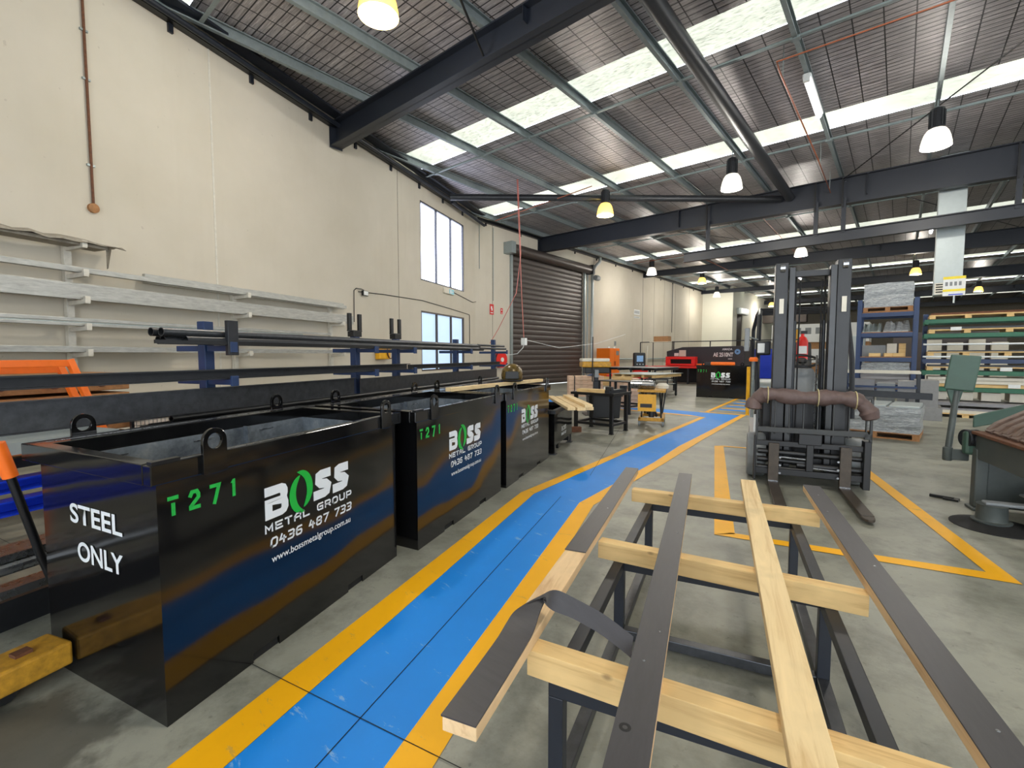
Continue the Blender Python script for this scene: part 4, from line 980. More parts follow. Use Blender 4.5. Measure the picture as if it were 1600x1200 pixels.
wall_run('wall_cable', [Wp(7.6, .02, 3.24), Wp(6.5, .02, 3.30), Wp(4.3, .02, 3.36), Wp(2.5, .02, 3.28), Wp(.64, .02, 3.18), Wp(.6, .02, 3.1), Wp(.6, .02, 1.8)], .012, 'black_plastic', 'black cable running above the lower window', 'cable')
wall_run('wall_cable', [Wp(2.1, .02, 3.93), Wp(.3, .02, 3.72), Wp(-.02, .03, 3.78)], .012, 'black_plastic', 'short black cable beside the exit sign', 'cable')
fl = thing('floodlight', 'small black floodlight on a wall cable above the rack', 'floodlight', Wp(7.38, .08, 3.22), radians(19.3))
MB().box(-.05, .02, -.11, .11, -.07, .07).build('housing', 'black_plastic', fl, .01)
MB().box(.02, .026, -.09, .09, -.055, .055).build('lens', 'white', fl)
xs = thing('exit_sign', 'small pale blue exit sign box below the upper window', 'sign', Wp(2.45, 0, 3.9), radians(19.3))
MB().box(0, .08, -.38, .38, -.1, .1).build('sign_box', 'cream_plastic', xs, .01)
MB().box(.08, .084, -.02, .36, -.085, .085).build('sign_face', 'cyan_sign', xs)
mm = MB(); mm.box(.0842, .0852, .05, .14, -.06, .06); mm.box(.0842, .0852, .18, .3, -.02, .02); mm.build('arrow_mark', 'white', xs)
rl = thing('cable_reel', 'yellow cable reel hung on the wall behind the rack', 'reel', Wp(6.62, .01, 1.6), radians(19.3))
MB().box(0, .18, -.3, .22, -.22, .24).build('case', 'yellow', rl, .03)
m = MB(); m.tube([(.16 + .03 * (i % 3), .2 + .17 * cos(i * .5), .0 + .2 * sin(i * .5)) for i in range(40)], .014, 6); m.build('cable_coil', 'rust', rl, smooth=True)
hr = thing('hose_reel', 'red fire hose reel on the wall beside the roller door', 'hose reel', (-13.98, 15.75, 1.3), 0)
m = MB(); m.lathe([(.36, 0), (.36, .03), (.2, .04), (.2, .16), (.36, .17), (.36, .2)], (.08, 0, 0), 28, (1, 0, 0)); m.build('drum', 'machine_red', hr, smooth=True)
m = MB(); m.lathe([(.1, 0), (.1, .03)], (.28, 0, 0), 20, (1, 0, 0)); m.box(0, .09, -.06, .06, -.06, .06); m.build('hub', 'white', hr)
m = MB(); m.lathe([(.32, 0), (.32, .1)], (.13, 0, 0), 24, (1, 0, 0)); m.build('hose', 'black_plastic', hr, smooth=True)
for y, z, w, h, lab in ((15.38, 3.53, .26, .46, 'red fire hose sign with white symbol beside the joint'), (16.05, 3.5, .15, .26, 'small red extinguisher sign next to the roller door')):
    s_ = thing('fire_sign', lab, 'sign', (-13.99, y, z), 0)
    MB().box(0, .008, -w / 2, w / 2, -h / 2, h / 2).build('plate', 'sign_red', s_)
    m = MB(); m.box(.008, .0095, -w * .22, w * .1, .02, h * .3); m.box(.008, .0095, -w * .1, w * .2, -h * .12, h * .12) if w > .2 else None; m.box(.008, .0095, -w * .3, w * .3, -h * .36, -h * .28); m.build('symbol', 'white', s_)
for y, z0 in ((14.6, 5.2), (15.48, 3.92)): wall_run('wall_conduit', [(-13.98, y, z0), (-13.98, y, 7.1)], .014, 'galvanised', f'thin grey conduit {"ending in a hook above" if z0 > 4 else "dropping to"} the red fire sign', 'conduit')
dp = thing('flue_pipe', 'grey pipe with an elbow rising beside the roller door', 'pipe', (-13.85, 23.9, 0), 0)
MB().tube([(0, 0, 1.2), (0, 0, 6.3), (.05, .3, 6.7), (.05, .75, 7.0), (.05, .78, 7.25)], .09, 12).build('pipe', 'duct_grey', dp, smooth=True)
MB().tube([(-.05, -.45, .02), (-.05, -.45, 6.1)], .04, 8).build('door_chain_guide', 'galvanised', dp)
for y, z, w, h, lab in ((30.2, 4.45, .9, .34, 'white notice board with pictures high on the long wall'), (30.2, 4.1, .9, .12, 'narrow notice strip below the white board')):
    s_ = thing('wall_notice', lab, 'sign', (-13.99, y, z), 0)
    MB().box(0, .012, -w / 2, w / 2, -h / 2, h / 2).build('plate', 'white', s_)
    m = MB()
    for q in range(4): m.box(.012, .014, -w * .4 + q * w * .22, -w * .4 + q * w * .22 + w * .13, -h * .3, h * .28)
    m.build('picture', 'grey_plastic', s_)
for i, (y, z) in enumerate(((26.3, 1.9), (27.0, 1.9), (27.1, 2.25), (26.2, 1.65))):
    o = MB().box(-13.995, -13.985, y - .12, y + .12, z - .14, z + .14).build('posted_sheet', 'white' if i != 2 else 'grey_plastic'); tag(o, ('upper', 'right', 'dark top', 'lower')[i] + ' paper sheet posted on the wall right of the orange cabinet', 'notice', 'sheets posted on the long wall')
wall_run('wall_rail', [(-13.9, 25.8, 1.25), (-13.9, 38, 1.25)], .05, 'galvanised', 'horizontal grey pipe along the long wall at waist height', 'pipe')
wall_run('wall_conduit', [(-13.97, 36.6, 3.3), (-13.97, 36.6, 7.1)], .02, 'dark_steel', 'dark conduit on the long wall above the punch press', 'conduit')
# ------------------------------------------------------------------ work area between the skips and the roller door
def table(name, label, loc, rot, w, d, h, leg, top_mat, leg_mat, top_t=.03, over=.03, low=.15, feet=True):
    t = thing(name, label, 'table', (*loc, 0), rot)
    MB().box(-over, w + over, -over, d + over, h - top_t, h).build('tabletop', top_mat, t, .003)
    for x in (0, w - leg):
        for y in (0, d - leg):
            l = MB().box(x, x + leg, y, y + leg, 0, h - top_t)
            if feet: l.box(x - .01, x + leg + .01, y - .01, y + leg + .01, 0, .01)
            l.build('leg', leg_mat, t)
    for y in (0, d - leg): MB().box(leg, w - leg, y + .005, y + leg - .005, low, low + leg * .8).build('stretcher', leg_mat, t)
    for x in (0, w - leg): MB().box(x + .005, x + leg - .005, leg, d - leg, low, low + leg * .8).build('stretcher', leg_mat, t)
    return t
ta = table('work_table', 'black steel work table with timber on top beside the small skip', (-4.94, 7.86), radians(0), .84, .66, .78, .06, 'black_paint', 'black_paint', .05, .05)
def put(name, label, cat, loc, rot, mb, mat, group=None, bevel=.003):
    o = mb.build(name, mat, None, bevel); o.location = loc; o.rotation_euler = (0, 0, rot); return tag(o, label, cat, group)
put('timber_length', 'flat timber lying along the near edge of the black work table', 'timber', (-4.88, 7.86, .78), radians(0), MB().box(0, .62, 0, .2, 0, .06), 'pine_dark_x')
cl = thing('steel_clamp', 'black steel clamping bar on the right of the black work table', 'clamp', (-4.2, 7.84, .78), radians(88))
MB().box(0, .68, -.05, .05, 0, .06).build('bar', 'dark_steel', cl, .004); MB().box(.05, .12, -.07, .07, .06, .12).build('jaw', 'dark_steel', cl, .004); MB().box(.6, .67, -.07, .07, .06, .12).build('jaw', 'dark_steel', cl, .004)
put('paper_roll', 'white roll standing on the black work table', 'roll', (-4.36, 8.1, .78), 0, MB().lathe([(.045, 0), (.045, .1), (.02, .1)], (0, 0, 0), 14), 'white', None, 0)
tb = thing('wheeled_tub', 'black plastic tub on castors under the black work table', 'tub', (-5.05, 9.25, 0), radians(38))
MB().prism([(-.32, .12), (.32, .12), (.36, .62), (-.36, .62)], (0, -.25, 0), (1, 0, 0), (0, 0, 1), -.5).build('body', 'black_plastic', tb, .02)
MB().box(-.385, .385, -.27, .27, .6, .63).build('rim', 'black_plastic', tb, .006)
for x in (-.25, .25):
    for y in (-.18, .18): MB().lathe([(.02, -.02), (.05, -.02), (.05, .02), (.02, .02)], (x, y, .05), 14, (0, 1, 0)).build('castor', 'grey_plastic', tb)
table('welding_table', 'bare steel welding table behind the black work table', (-6.15, 10.95), radians(-8), 1.0, .8, .84, .055, 'raw_steel', 'dark_steel', .025, .06, .18)
put('timber_length', 'short timber block on the edge of the steel welding table', 'timber', (-5.9, 11.3, .84), radians(20), MB().box(0, .5, 0, .09, 0, .09), 'pine_dark_x')
lc = thing('lift_trolley', 'yellow scissor lift trolley carrying silver rolls by the walkway', 'trolley', (-4.12, 9.75, 0), radians(20))
m = MB()
for x in (-.26, .2): m.box(x, x + .06, -.45, .45, .11, .18)
m.box(-.26, .26, -.45, -.39, .11, .18); m.box(-.26, .26, .39, .45, .11, .18); m.build('chassis', 'worn_yellow', lc, .006)
for x in (-.24, .24):
    for y in (-.38, .38): MB().lathe([(.02, -.022), (.06, -.022), (.065, 0), (.06, .022), (.02, .022)], (x, y, .066), 16, (1, 0, 0)).build('castor', 'grey_plastic', lc, smooth=True)
m = MB()
for x in (-.2, .2): m.bar((x, -.38, .2), (x, .36, .72), .03, .06); m.bar((x * .85, .38, .2), (x * .85, -.36, .72), .03, .06)
m.build('scissor_arm', 'dark_steel', lc)
MB().box(-.28, .28, -.46, .46, .72, .77).build('platform', 'worn_yellow', lc, .006)
MB().box(-.27, .1, -.475, -.455, .32, .68).build('yellow_panel', 'yellow', lc, .004)
MB().box(-.22, .02, -.478, -.4755, .4, .48).build('plate_lettering', 'black_plastic', lc)
m = MB(); m.tube([(.2, .44, .18), (.3, .58, .95)], .016, 8); m.tube([(-.2, .44, .18), (-.2, .6, .95)], .016, 8); m.tube([(-.2, .6, .95), (.3, .58, .95)], .016, 8); m.build('push_handle', 'dark_steel', lc, smooth=True)
m = MB(); m.tube([(.1, -.2, .2), (.05, 0, .3), (-.1, .1, .22), (-.05, .25, .3)], .03, 8); m.lathe([(.06, 0), (.06, .16)], (.0, -.28, .18), 12); m.build('hydraulic_pump', 'dark_steel', lc, smooth=True)
put('silver_roll', 'large silver wrapped roll lying on the yellow lift trolley', 'roll', (-4.22, 9.48, .865), radians(10), MB().lathe([(.02, -.26), (.09, -.25), (.095, 0), (.09, .25), (.02, .26)], (0, 0, 0), 18, (1, 0, 0)), 'bright_steel', None, 0)
put('white_bundle', 'small white bundle beside the silver roll on the lift trolley', 'bundle', (-3.98, 9.95, .772), radians(30), MB().lathe([(.0, .0), (.13, .0), (.14, .06), (.09, .11), (.0, .12)], (0, 0, 0), 14), 'cream_plastic', None, 0)
# drill stand and timber stacks
dr = thing('band_saw', 'saw with a yellow head on a dark stand behind the work tables', 'saw', (-5.86, 10.33, 0), radians(40))
MB().box(-.06, .06, -.06, .06, .03, .85).box(-.3, .3, -.25, .25, 0, .03).build('stand', 'dark_steel', dr, .01)
MB().box(-.05, .05, -.05, .05, .85, 1.2).build('column', 'dark_steel', dr, .005)
MB().box(-.3, .3, -.22, .22, 1.05, 1.2).build('motor_housing', 'black_plastic', dr, .02)
MB().box(-.38, .34, -.25, .25, 1.2, 1.34).build('saw_head', 'worn_yellow', dr, .03)
MB().box(-.38, .3, -.24, .24, 1.34, 1.42).build('pale_cover', 'cream_plastic', dr, .02)
MB().tube([(-.13, -.27, .85), (-.13, -.27, 1.95)], .014, 8).build('feed_rod', 'black_plastic', dr)
MB().box(-.08, .02, -.30, -.24, .95, 1.14).build('feed_box', 'grey_plastic', dr, .01)
def stack(x, y, rot, nl, nb, L, w, h, base, who, where):
    c = 0
    for j in range(nl):
        for i in range(nb):
            o = proto.copy(); C.objects.link(o)
            px, py = x - sin(rot) * (i * (w + .004)), y + cos(rot) * (i * (w + .004))
            o.location = (px, py, base + j * (h + .006)); o.rotation_euler = (0, 0, rot); o.scale = (L / 1.4 * (1 - .012 * ((i * 3 + j * 5) % 4)), w / .14, h / .09)
            row = ('bottom', 'second', 'third', 'fourth', 'fifth', 'sixth')[j] if j < nl - 1 else 'top'
            tag(o, f'pinkish timber in the {row} layer of {where}, {("front", "middle", "rear", "last")[i]} one', 'timber', who); c += 1
proto = MB().box(0, 1.4, 0, .14, 0, .09).build('stacked_timber', 'pine_pink', None, .003)
bearers = []
for i, s in enumerate((.15, 1.1)):
    put('timber_bearer', f'timber bearer below the pinkish timber stack, {("left", "right")[i]} one', 'timber', (-7.07 + s * .766 * .8, 10.98 + s * .643 * .8, 0), radians(40 + 90), MB().box(-.02, .5, -.05, .05, 0, .34), 'pine_pink')
stack(-7.07, 10.98, radians(40), 5, 3, .98, .14, .11, .34, 'timbers in the stack before the roller door', 'the stack before the roller door')
stack(-6.18, 11.9, radians(40), 7, 2, .75, .14, .115, .0, 'timbers in the short stack behind the welding table', 'the short stack behind the welding table')
bpy.data.objects.remove(proto)
for i, s in enumerate((.18, .95)):
    p = Vector((-7.07 + s * .766 * .85 + .007, 10.98 + s * .643 * .85 - .008, 0))
    put('packing_strap', f'dark strap around the pinkish timber stack, {("left", "right")[i]} one', 'strap', (p.x, p.y, .34), radians(40), MB().box(-.012, .012, -.012, -.004, 0, .58).box(-.012, .012, -.012, .44, .58, .583), 'black_plastic', None, 0)
put('cloth_rag', 'dark blue rag on top of the pinkish timber stack', 'rag', (-6.6, 11.5, .923), radians(40), MB().lathe([(.0, .07), (.06, .06), (.15, .03), (.18, .0)], (0, 0, 0), 12), 'rack_blue', None, 0)
put('rust_channel', 'rusty steel channel on the floor beyond the small skip', 'steel channel', (-4.75, 7.75, 0), radians(50), MB().box(-.5, 0.05, 0, .1, 0, .1), 'rust')
# orange cabinet and other things along the long wall
ob = thing('tool_cabinet', 'tall orange steel cabinet against the long wall', 'cabinet', (-13.55, 23.95, 0), 0)
MB().box(0, .85, 0, 1.2, .04, 1.9).build('body', 'cabinet_orange', ob, .01)
for y in (.02, .61): MB().box(.85, .868, y, y + .57, .08, 1.86).build('door', 'cabinet_orange', ob, .006)
m = MB(); m.box(.868, .885, .52, .55, .9, 1.15); m.box(.868, .885, .65, .68, .9, 1.15); m.build('handle', 'dark_steel', ob)
m = MB(); m.box(.868, .872, .75, 1.1, 1.5, 1.75); m.build('door_notice', 'grey_plastic', ob)
m = MB(); m.box(.02, .83, .02, 1.18, 0, .04); m.build('plinth', 'black_plastic', ob)
put('red_gas_can', 'red jerry can before the orange cabinet', 'can', (-11.4, 21.6, .0), radians(30), MB().box(-.2, .2, -.14, .14, 0, .5).box(-.05, .1, -.03, .03, .5, .58), 'machine_red', None, .03)
put('timber_crate', 'small timber crate standing before the orange cabinet', 'crate', (-11.2, 20.9, 0), radians(30), MB().box(-.45, .45, -.35, .35, 0, .42), 'pine_dark_x')
wd_ = thing('fibre_welder', 'red and black welding machine with a lit screen by the long wall', 'machine', (-9.35, 20.6, 0), radians(30))
MB().box(-.3, .35, -.25, .45, .1, 1.02).build('red_body', 'machine_red', wd_, .03)
MB().box(-.3, .22, -.3, .3, .85, 1.62).build('black_console', 'black_plastic', wd_, .05)
MB().box(-.17, .12, -.305, -.3, 1.2, 1.48).build('screen', 'screen', wd_)
m = MB()
for q in range(3): m.lathe([(.03, 0), (.03, .02)], (-.15 + q * .13, -.3, 1.08), 10, (0, -1, 0))
m.build('control_knob', 'bright_steel', wd_)
m = MB(); m.tube([(.3, .1, 1.0), (.34, .1, 1.7), (.36, .12, 1.95)], .03, 8); m.build('cable_mast', 'cream_plastic', wd_, smooth=True)
for x in (-.2, .25):
    for y in (-.15, .35): MB().lathe([(.02, -.02), (.05, -.02), (.05, .02), (.02, .02)], (x, y, .05), 12, (1, 0, 0)).build('castor', 'black_plastic', wd_)
# sheet tables in front of the punch press
def sheet_table(name, label, x0, x1, y0, y1, h, mat, pallet, rot=0):
    t = thing(name, label, 'table', (x0, y0, 0), rot); w, d = x1 - x0, y1 - y0
    for x in (.1, w - .16):
        for y in (.1, d - .16):
            MB().box(x, x + .06, y, y + .06, .1, h - .12).build('leg', 'dark_steel', t)
            MB().lathe([(.02, -.02), (.06, -.02), (.06, .02), (.02, .02)], (x + .03, y + .03, .06), 12, (1, 0, 0)).build('castor', 'black_plastic', t)
    m = MB(); m.box(.1, w - .1, .1, .16, .4, .44); m.box(.1, w - .1, d - .16, d - .1, .4, .44); m.box(.1, .16, .1, d - .1, .4, .44); m.build('stretcher', 'dark_steel', t)
    MB().box(.12, w - .12, .12, d - .12, .44, .452).build('lower_shelf', 'galvanised', t)
    m = MB()
    n_ = 5
    for i in range(n_): m.box(i * (w - .1) / (n_ - 1), i * (w - .1) / (n_ - 1) + .1, 0, d, h - .12, h - .03)
    m.box(0, w, 0, d, h - .03, h - .012); m.build('pallet_deck' if pallet else 'deck', 'pine_dark_x' if pallet else 'dark_steel', t)
    MB().box(-.05, w + .05, -.05, d + .05, h - .012, h).build('sheet_top', mat, t)
sheet_table('sheet_table', 'low table topped with a pale sheet on a timber pallet, near the lift trolley', -8.0, -6.35, 15.3, 17.4, .84, 'galvanised', True, radians(-4))
sheet_table('sheet_table', 'table holding grey sheets just before the red punch press', -9.6, -7.3, 17.8, 19.8, 1.0, 'sheet_pinkgrey', False, radians(-4))
# punch press: black C frame with red turret guard
pp_ = thing('punch_press', 'large black and red turret punch press with white lettering', 'machine', (-10.2, 26.0, 0), 0)
m = MB(); m.prism([(0.05, .9), (4.1, .75), (4.1, 1.9), (3.95, 1.98), (.9, 1.95), (.0, 1.72)], (0, 0, 0), (1, 0, 0), (0, 0, 1), -1.2); m.build('upper_frame', 'charcoal', pp_, .03)
MB().box(.3, 4.0, .2, 1.1, 0, .9).build('base', 'black_plastic', pp_, .02)
m = MB()
m.box(.15, 1.75, -.5, -.02, 1.28, 1.42); m.box(.15, 1.75, -.5, -.02, .92, 1.04); m.box(.15, .42, -.5, -.02, 1.04, 1.28); m.box(1.56, 1.75, -.5, -.02, 1.04, 1.28); m.build('turret_guard', 'machine_red', pp_, .02)
MB().box(.42, 1.56, -.42, -.02, 1.04, 1.28).build('guard_window', 'dark_gap', pp_)
MB().box(-.5, 4.0, -1.6, -.05, .82, .9).build('red_table', 'machine_red', pp_, .01)
MB().box(2.0, 3.4, -1.0, -.1, .9, 1.05).build('orange_carriage', 'orange', pp_, .03)
for x in (-.4, 1.7, 3.8): MB().box(x, x + .1, -1.5, -1.4, 0, .82).build('leg', 'dark_steel', pp_)
lettering('AMADA', 'brand_lettering', 'letter_white', pp_, (3.0, -.002, 1.76), (1, 0, 0), (0, 0, 1), .11, .5, .02)
lettering('AE 2510NT', 'model_lettering', 'letter_white', pp_, (2.55, -.002, 1.42), (1, 0, 0), (0, 0, 1), .22, 1.0, .03)
MB().box(3.3, 3.5, -.003, 0, 1.29, 1.325).build('small_label', 'letter_white', pp_)
m = MB().lathe([(.14, 0), (.14, .004)], (3.75, -.001, 1.68), 24, (0, -1, 0)); m.build('round_emblem', 'screen', pp_)
m = MB(); m.prism([(-.04, -.06), (.07, 0), (-.04, .06)], (3.75, -.006, 1.68), (1, 0, 0), (0, 0, 1), .002); m.build('emblem_mark', 'rack_blue', pp_)
m = MB(); m.box(.45, .7, -.004, 0, 1.45, 1.62); m.build('warning_label', 'white', pp_); m = MB(); m.box(.72, 1.1, -.004, 0, 1.44, 1.78); m.build('yellow_label', 'cream_plastic', pp_)
fr_ = thing('machine_fence', 'dark tubular safety fence with clear panels behind the punch press', 'fence', (-12.5, 27.6, 0), 0)
m = MB()
for z in (2.3, .1): m.bar((0, 0, z), (8.5, 0, z), .05, .05)
m.build('rail', 'dark_steel', fr_)
for x in (0, 2.1, 4.2, 6.3, 8.5): MB().box(x - .025, x + .025, -.025, .025, 0, 2.3).build('post', 'dark_steel', fr_)
put('cardboard_box', 'cardboard box on a ledge above the safety fence', 'box', (-11.2, 27.9, 2.33), 0, MB().box(-.45, .45, -.3, .2, 0, .32), 'cardboard'); 
put('box_shelf', 'small shelf board carrying the cardboard box', 'shelf', (-11.2, 27.9, 2.29), 0, MB().box(-.7, .7, -.35, .25, 0, .04), 'cream_plastic')
for x in (-11.8, -10.6): put('shelf_post', f'thin post under the {"left" if x < -11 else "right"} end of the box shelf', 'post', (x, 27.9, 0), 0, MB().box(-.02, .02, -.02, .02, 0, 2.29), 'dark_steel')
# articles on the far skip
put('orange_tool', 'orange power tool lying across the far skip', 'tool', (-4.9, 17.25, 1.14), radians(2.8), MB().box(-.25, .55, -.05, .05, 0, .12), 'orange', None, .03)
put('grey_offcut', 'grey steel offcut on the rim of the far skip', 'offcut', (-5.25, 17.6, 1.14), radians(-8), MB().box(-.2, .35, -.03, .06, 0, .1), 'raw_steel')
# plasma lead dropping from the roof with its junction box
dl = thing('drop_cable', 'pair of pinkish power leads hanging from the roof to a small box', 'cable', (-10.11, 12.4, 0), 0)
MB().tube([(0, 0, 7.4), (.06, 0, 6.2), (.14, 0, 4.8), (.2, .0, 3.6), (.30, 0, 2.1)], .012, 6).build('lead', 'cable_red', dl, smooth=True)
MB().tube([(.02, .02, 7.4), (.08, .02, 6.2), (.15, .02, 4.9), (.05, -.1, 3.6), (-.4, -.5, 2.4), (-.62, -.7, 1.9)], .012, 6).build('lead', 'cable_red', dl, smooth=True)
MB().box(.22, .40, -.06, .06, 1.84, 2.08).build('socket_box', 'white', dl, .01)
MB().tube([(.3, 0, 1.84), (.26, 0, 1.75), (.1, -.1, 1.55), (-.3, -.2, 1.5)], .012, 6).build('white_lead', 'cable_white', dl, smooth=True)
MB().tube([(.38, 0, 2.02), (1.2, .8, 1.75), (2.2, 1.6, 1.9), (3.0, 2.1, 2.2)], .008, 6).build('white_lead', 'cable_white', dl, smooth=True)
# far background
of_ = thing('site_office', 'far white site office box beyond the forklift', 'office', (-8.3, 44, 0), 0)
MB().box(0, 6.5, 0, 4, 2.55, 4.0).build('upper_panel', 'white', of_); MB().box(0, 6.5, 0.3, 4, 0, 2.55).build('lower_wall', 'cardboard', of_); MB().box(.1, 1.6, -.02, .0, 2.6, 3.1).build('green_panel', 'logo_green', of_)
m = MB()
for i in range(5): m.box(.3 + i * .7, .7 + i * .7, -.02, 0, 3.2, 3.7)
m.build('wall_chart', 'grey_plastic', of_)
MB().box(2.0, 4.2, .25, .3, .9, 2.0).build('whiteboard', 'letter_white', of_)
put('yellow_column', 'yellow painted column far behind the forklift mast', 'column', (-5.4, 36, 0), 0, MB().box(-.15, .15, -.15, .15, 0, 3.2), 'yellow')
put('blue_machine', 'blue machine box far behind the forklift', 'machine', (-7.0, 34, 0), 0, MB().box(-.9, .9, -.5, .5, 0, 1.9), 'bright_blue', None, .02)
put('pale_fridge', 'pale tall cabinet between forklift mast and blue rack', 'cabinet', (-1.35, 19.5, 0), 0, MB().box(-.45, .45, -.4, .4, 0, 2.15), 'duct_grey', None, .03)
put('brown_duct', 'dark brown duct high on the far left wall', 'duct', (-9.0, 56, 4.9), 0, MB().box(-2.4, 1.6, -.5, .5, 0, 1.2), 'door_brown')
# ------------------------------------------------------------------ blue pallet rack
pr = thing('pallet_rack', 'tall blue pallet rack with wrapped stock, behind the forklift', 'rack', (-.90, 15.4, 0), 0)
for x in (0, 1.14):
    for y in (0, .95):
        MB().box(x, x + .1, y, y + .08, 0, 2.95).build('upright', 'rack_blue', pr, .004)
    m = MB()
    for k_ in range(4): m.bar((x + .05, .06, .2 + k_ * .65), (x + .05, .97, .75 + k_ * .65), .03, .03)
    m.build('brace', 'rack_blue', pr)
SHV = (2.60, 2.08, 1.44, .62)
for z in SHV:
    for y in (.02, .93): MB().box(.1, 1.14, y - .02, y + .03, z - .11, z).build('beam', 'rack_blue', pr, .004)
    MB().box(.1, 1.14, .05, .91, z, z + .02).build('shelf_deck', 'wood_block', pr)
def wrapped(name, label, loc, rot, w, d, h, mat='wrapped', pal=True, seed=1):
    t = thing(name, label, 'pallet load', loc, rot); z0 = 0
    if pal:
        m = MB()
        for i in range(5): m.box(0, w, i * (d - .1) / 4, i * (d - .1) / 4 + .1, .1, .12)
        for x in (0, w / 2 - .05, w - .1): m.box(x, x + .1, 0, d, .02, .1)
        for i in (0, 2, 4): m.box(0, w, i * (d - .1) / 4, i * (d - .1) / 4 + .1, 0, .02)
        m.build('pallet', 'wood_block', t); z0 = .12
    r = random.Random(seed); m = MB(); nx, nz = 9, 6; vs = []
    ring = [(0, 0), (.5, 0), (1, 0), (1, .5), (1, 1), (.5, 1), (0, 1), (0, .5)]
    for k_ in range(nz + 1):
        for a, b in ring: vs.append(((a * w) + r.uniform(-.012, .012), b * d + r.uniform(-.012, .012), z0 + h * k_ / nz + (.02 * sin(a * 3) if k_ == nz else 0)))
    n_ = len(ring); m.add(vs, [(k_ * n_ + i, k_ * n_ + (i + 1) % n_, (k_ + 1) * n_ + (i + 1) % n_, (k_ + 1) * n_ + i) for k_ in range(nz) for i in range(n_)] + [tuple(range(n_ - 1, -1, -1)), tuple(range(nz * n_, nz * n_ + n_))])
    m.build('wrapped_stack', mat, t); return t
wrapped('wrapped_load', 'grey film wrapped load on the top of the blue pallet rack', (-.78, 15.45, 2.625), 0, 1.0, .85, .60, seed=2)
wrapped('wrapped_load', 'film wrapped load low in the blue pallet rack', (-.77, 15.45, 1.02), 0, .98, .85, .28, pal=False, seed=3)
wrapped('wrapped_load', 'wrapped grey sheet stock at the bottom of the blue pallet rack', (-.77, 15.45, .645), 0, .98, .85, .36, 'sheet_edges', False, 4)
def lump(name, label, cat, loc, w, d, h, mat, seed):
    r = random.Random(seed); m = MB(); n_ = 12; vs = []
    for i in range(n_):
        for j in range(6): vs.append((w * i / (n_ - 1), d * j / 5, (h * (.55 + .45 * r.random()) if 0 < j < 5 and 0 < i < n_ - 1 else 0)))
    m.add(vs, [(i * 6 + j, i * 6 + j + 1, (i + 1) * 6 + j + 1, (i + 1) * 6 + j) for i in range(n_ - 1) for j in range(5)])
    o = m.build(name, mat); o.location = loc; tag(o, label, cat); return o
lump('scrap_offcuts', 'heap of bright offcuts on the second shelf of the blue rack, right half', 'offcuts', (-.35, 15.47, 2.106), .55, .8, .30, 'wrapped', 5)['kind'] = 'stuff'
lump('scrap_offcuts', 'heap of bright offcuts on the second shelf of the blue rack, left half', 'offcuts', (-.78, 15.47, 2.106), .42, .8, .26, 'galvanised', 6)['kind'] = 'stuff'
for i, (x, w, h, mt, lab) in enumerate(((-.78, .5, .30, 'grey_plastic', 'grey tub on the third shelf of the blue rack'), (-.26, .2, .34, 'cream_plastic', 'pale carton on the third shelf of the blue rack'), (-.02, .14, .34, 'pine_dark_x', 'timber block at the right of the third shelf'))):
    put('shelf_box', lab, 'box', (x, 15.75, 1.465), 0, MB().box(0, w, 0, .4, 0, h), mt)
for i, (x, lab) in enumerate(((-.62, 'left'), (-.30, 'middle'), (-.12, 'right'))):
    put('wood_offcut', f'short wood offcut on the front of the third shelf, {lab} one', 'offcut', (x, 15.46, 1.465), .2 * i, MB().box(0, .24, 0, .12, 0, .09), 'pine_dark_x')
# ------------------------------------------------------------------ sheet rack with green and blue beams
sr_ = thing('sheet_rack', 'long rack of green and white beams loaded with pallets of sheets', 'rack', (.46, 15.9, 0), 0)
LX = 4.6
for x in (0, 2.3, LX - .1):
    MB().box(x, x + .1, .95, 1.05, 0, 2.6).build('upright', 'rack_blue', sr_, .004)
    MB().box(x, x + .1, 0, .95, 0, .1).build('base_arm', 'rack_blue', sr_, .004)
for z, mt in ((2.40, 'rack_green'), (2.04, 'rack_green'), (1.40, 'rack_blue'), (1.11, 'rack_green'), (.70, 'rack_green')):
    for y in (0, .9): MB().box(0, LX, y, y + .05, z - .1, z).build('beam', mt, sr_, .003)
    for x in (0, 2.3, LX - .1): MB().box(x + .02, x + .08, 0, .95, z - .12, z - .1).build('arm', mt, sr_)
for z in (1.77, 1.46): MB().tube([(0, -.02, z), (LX, -.02, z)], .022, 8).build('white_bar', 'letter_white', sr_, smooth=True)
def flat_pallet(label, x, y, z, w, d, top, top_h, sheets):
    t = thing('sheet_pallet', label, 'pallet load', (x, y, z), 0, None)
    m = MB()
    for xx in (0, w * .33 - .06, w * .66 - .06, w - .12): m.box(xx, xx + .12, 0, d, 0, .07)
    m.box(0, w, 0, .1, .07, .10); m.box(0, w, d * .45, d * .45 + .1, .07, .10); m.box(0, w, d - .1, d, .07, .10); m.build('timber_deck', 'pine_dark_x', t)
    MB().box(.03, w - .03, .02, d - .02, .10, .10 + top_h).build('sheets', top, t)
for z, mt, th, lab in ((2.41, 'rust', .05, 'on the top green beam'), (2.05, 'dark_steel', .05, 'on the second green beam'), (1.49, 'dark_steel', .03, 'on the upper white bar'), (1.115, 'dark_steel', .04, 'on the middle green beam')):
    flat_pallet(f'long flat pallet of sheets {lab} of the sheet rack, left bay', .55, 15.92, z, 2.15, .9, mt, th, 0)
    flat_pallet(f'long flat pallet of sheets {lab} of the sheet rack, right bay', 2.85, 15.92, z, 2.1, .9, mt, th, 0)
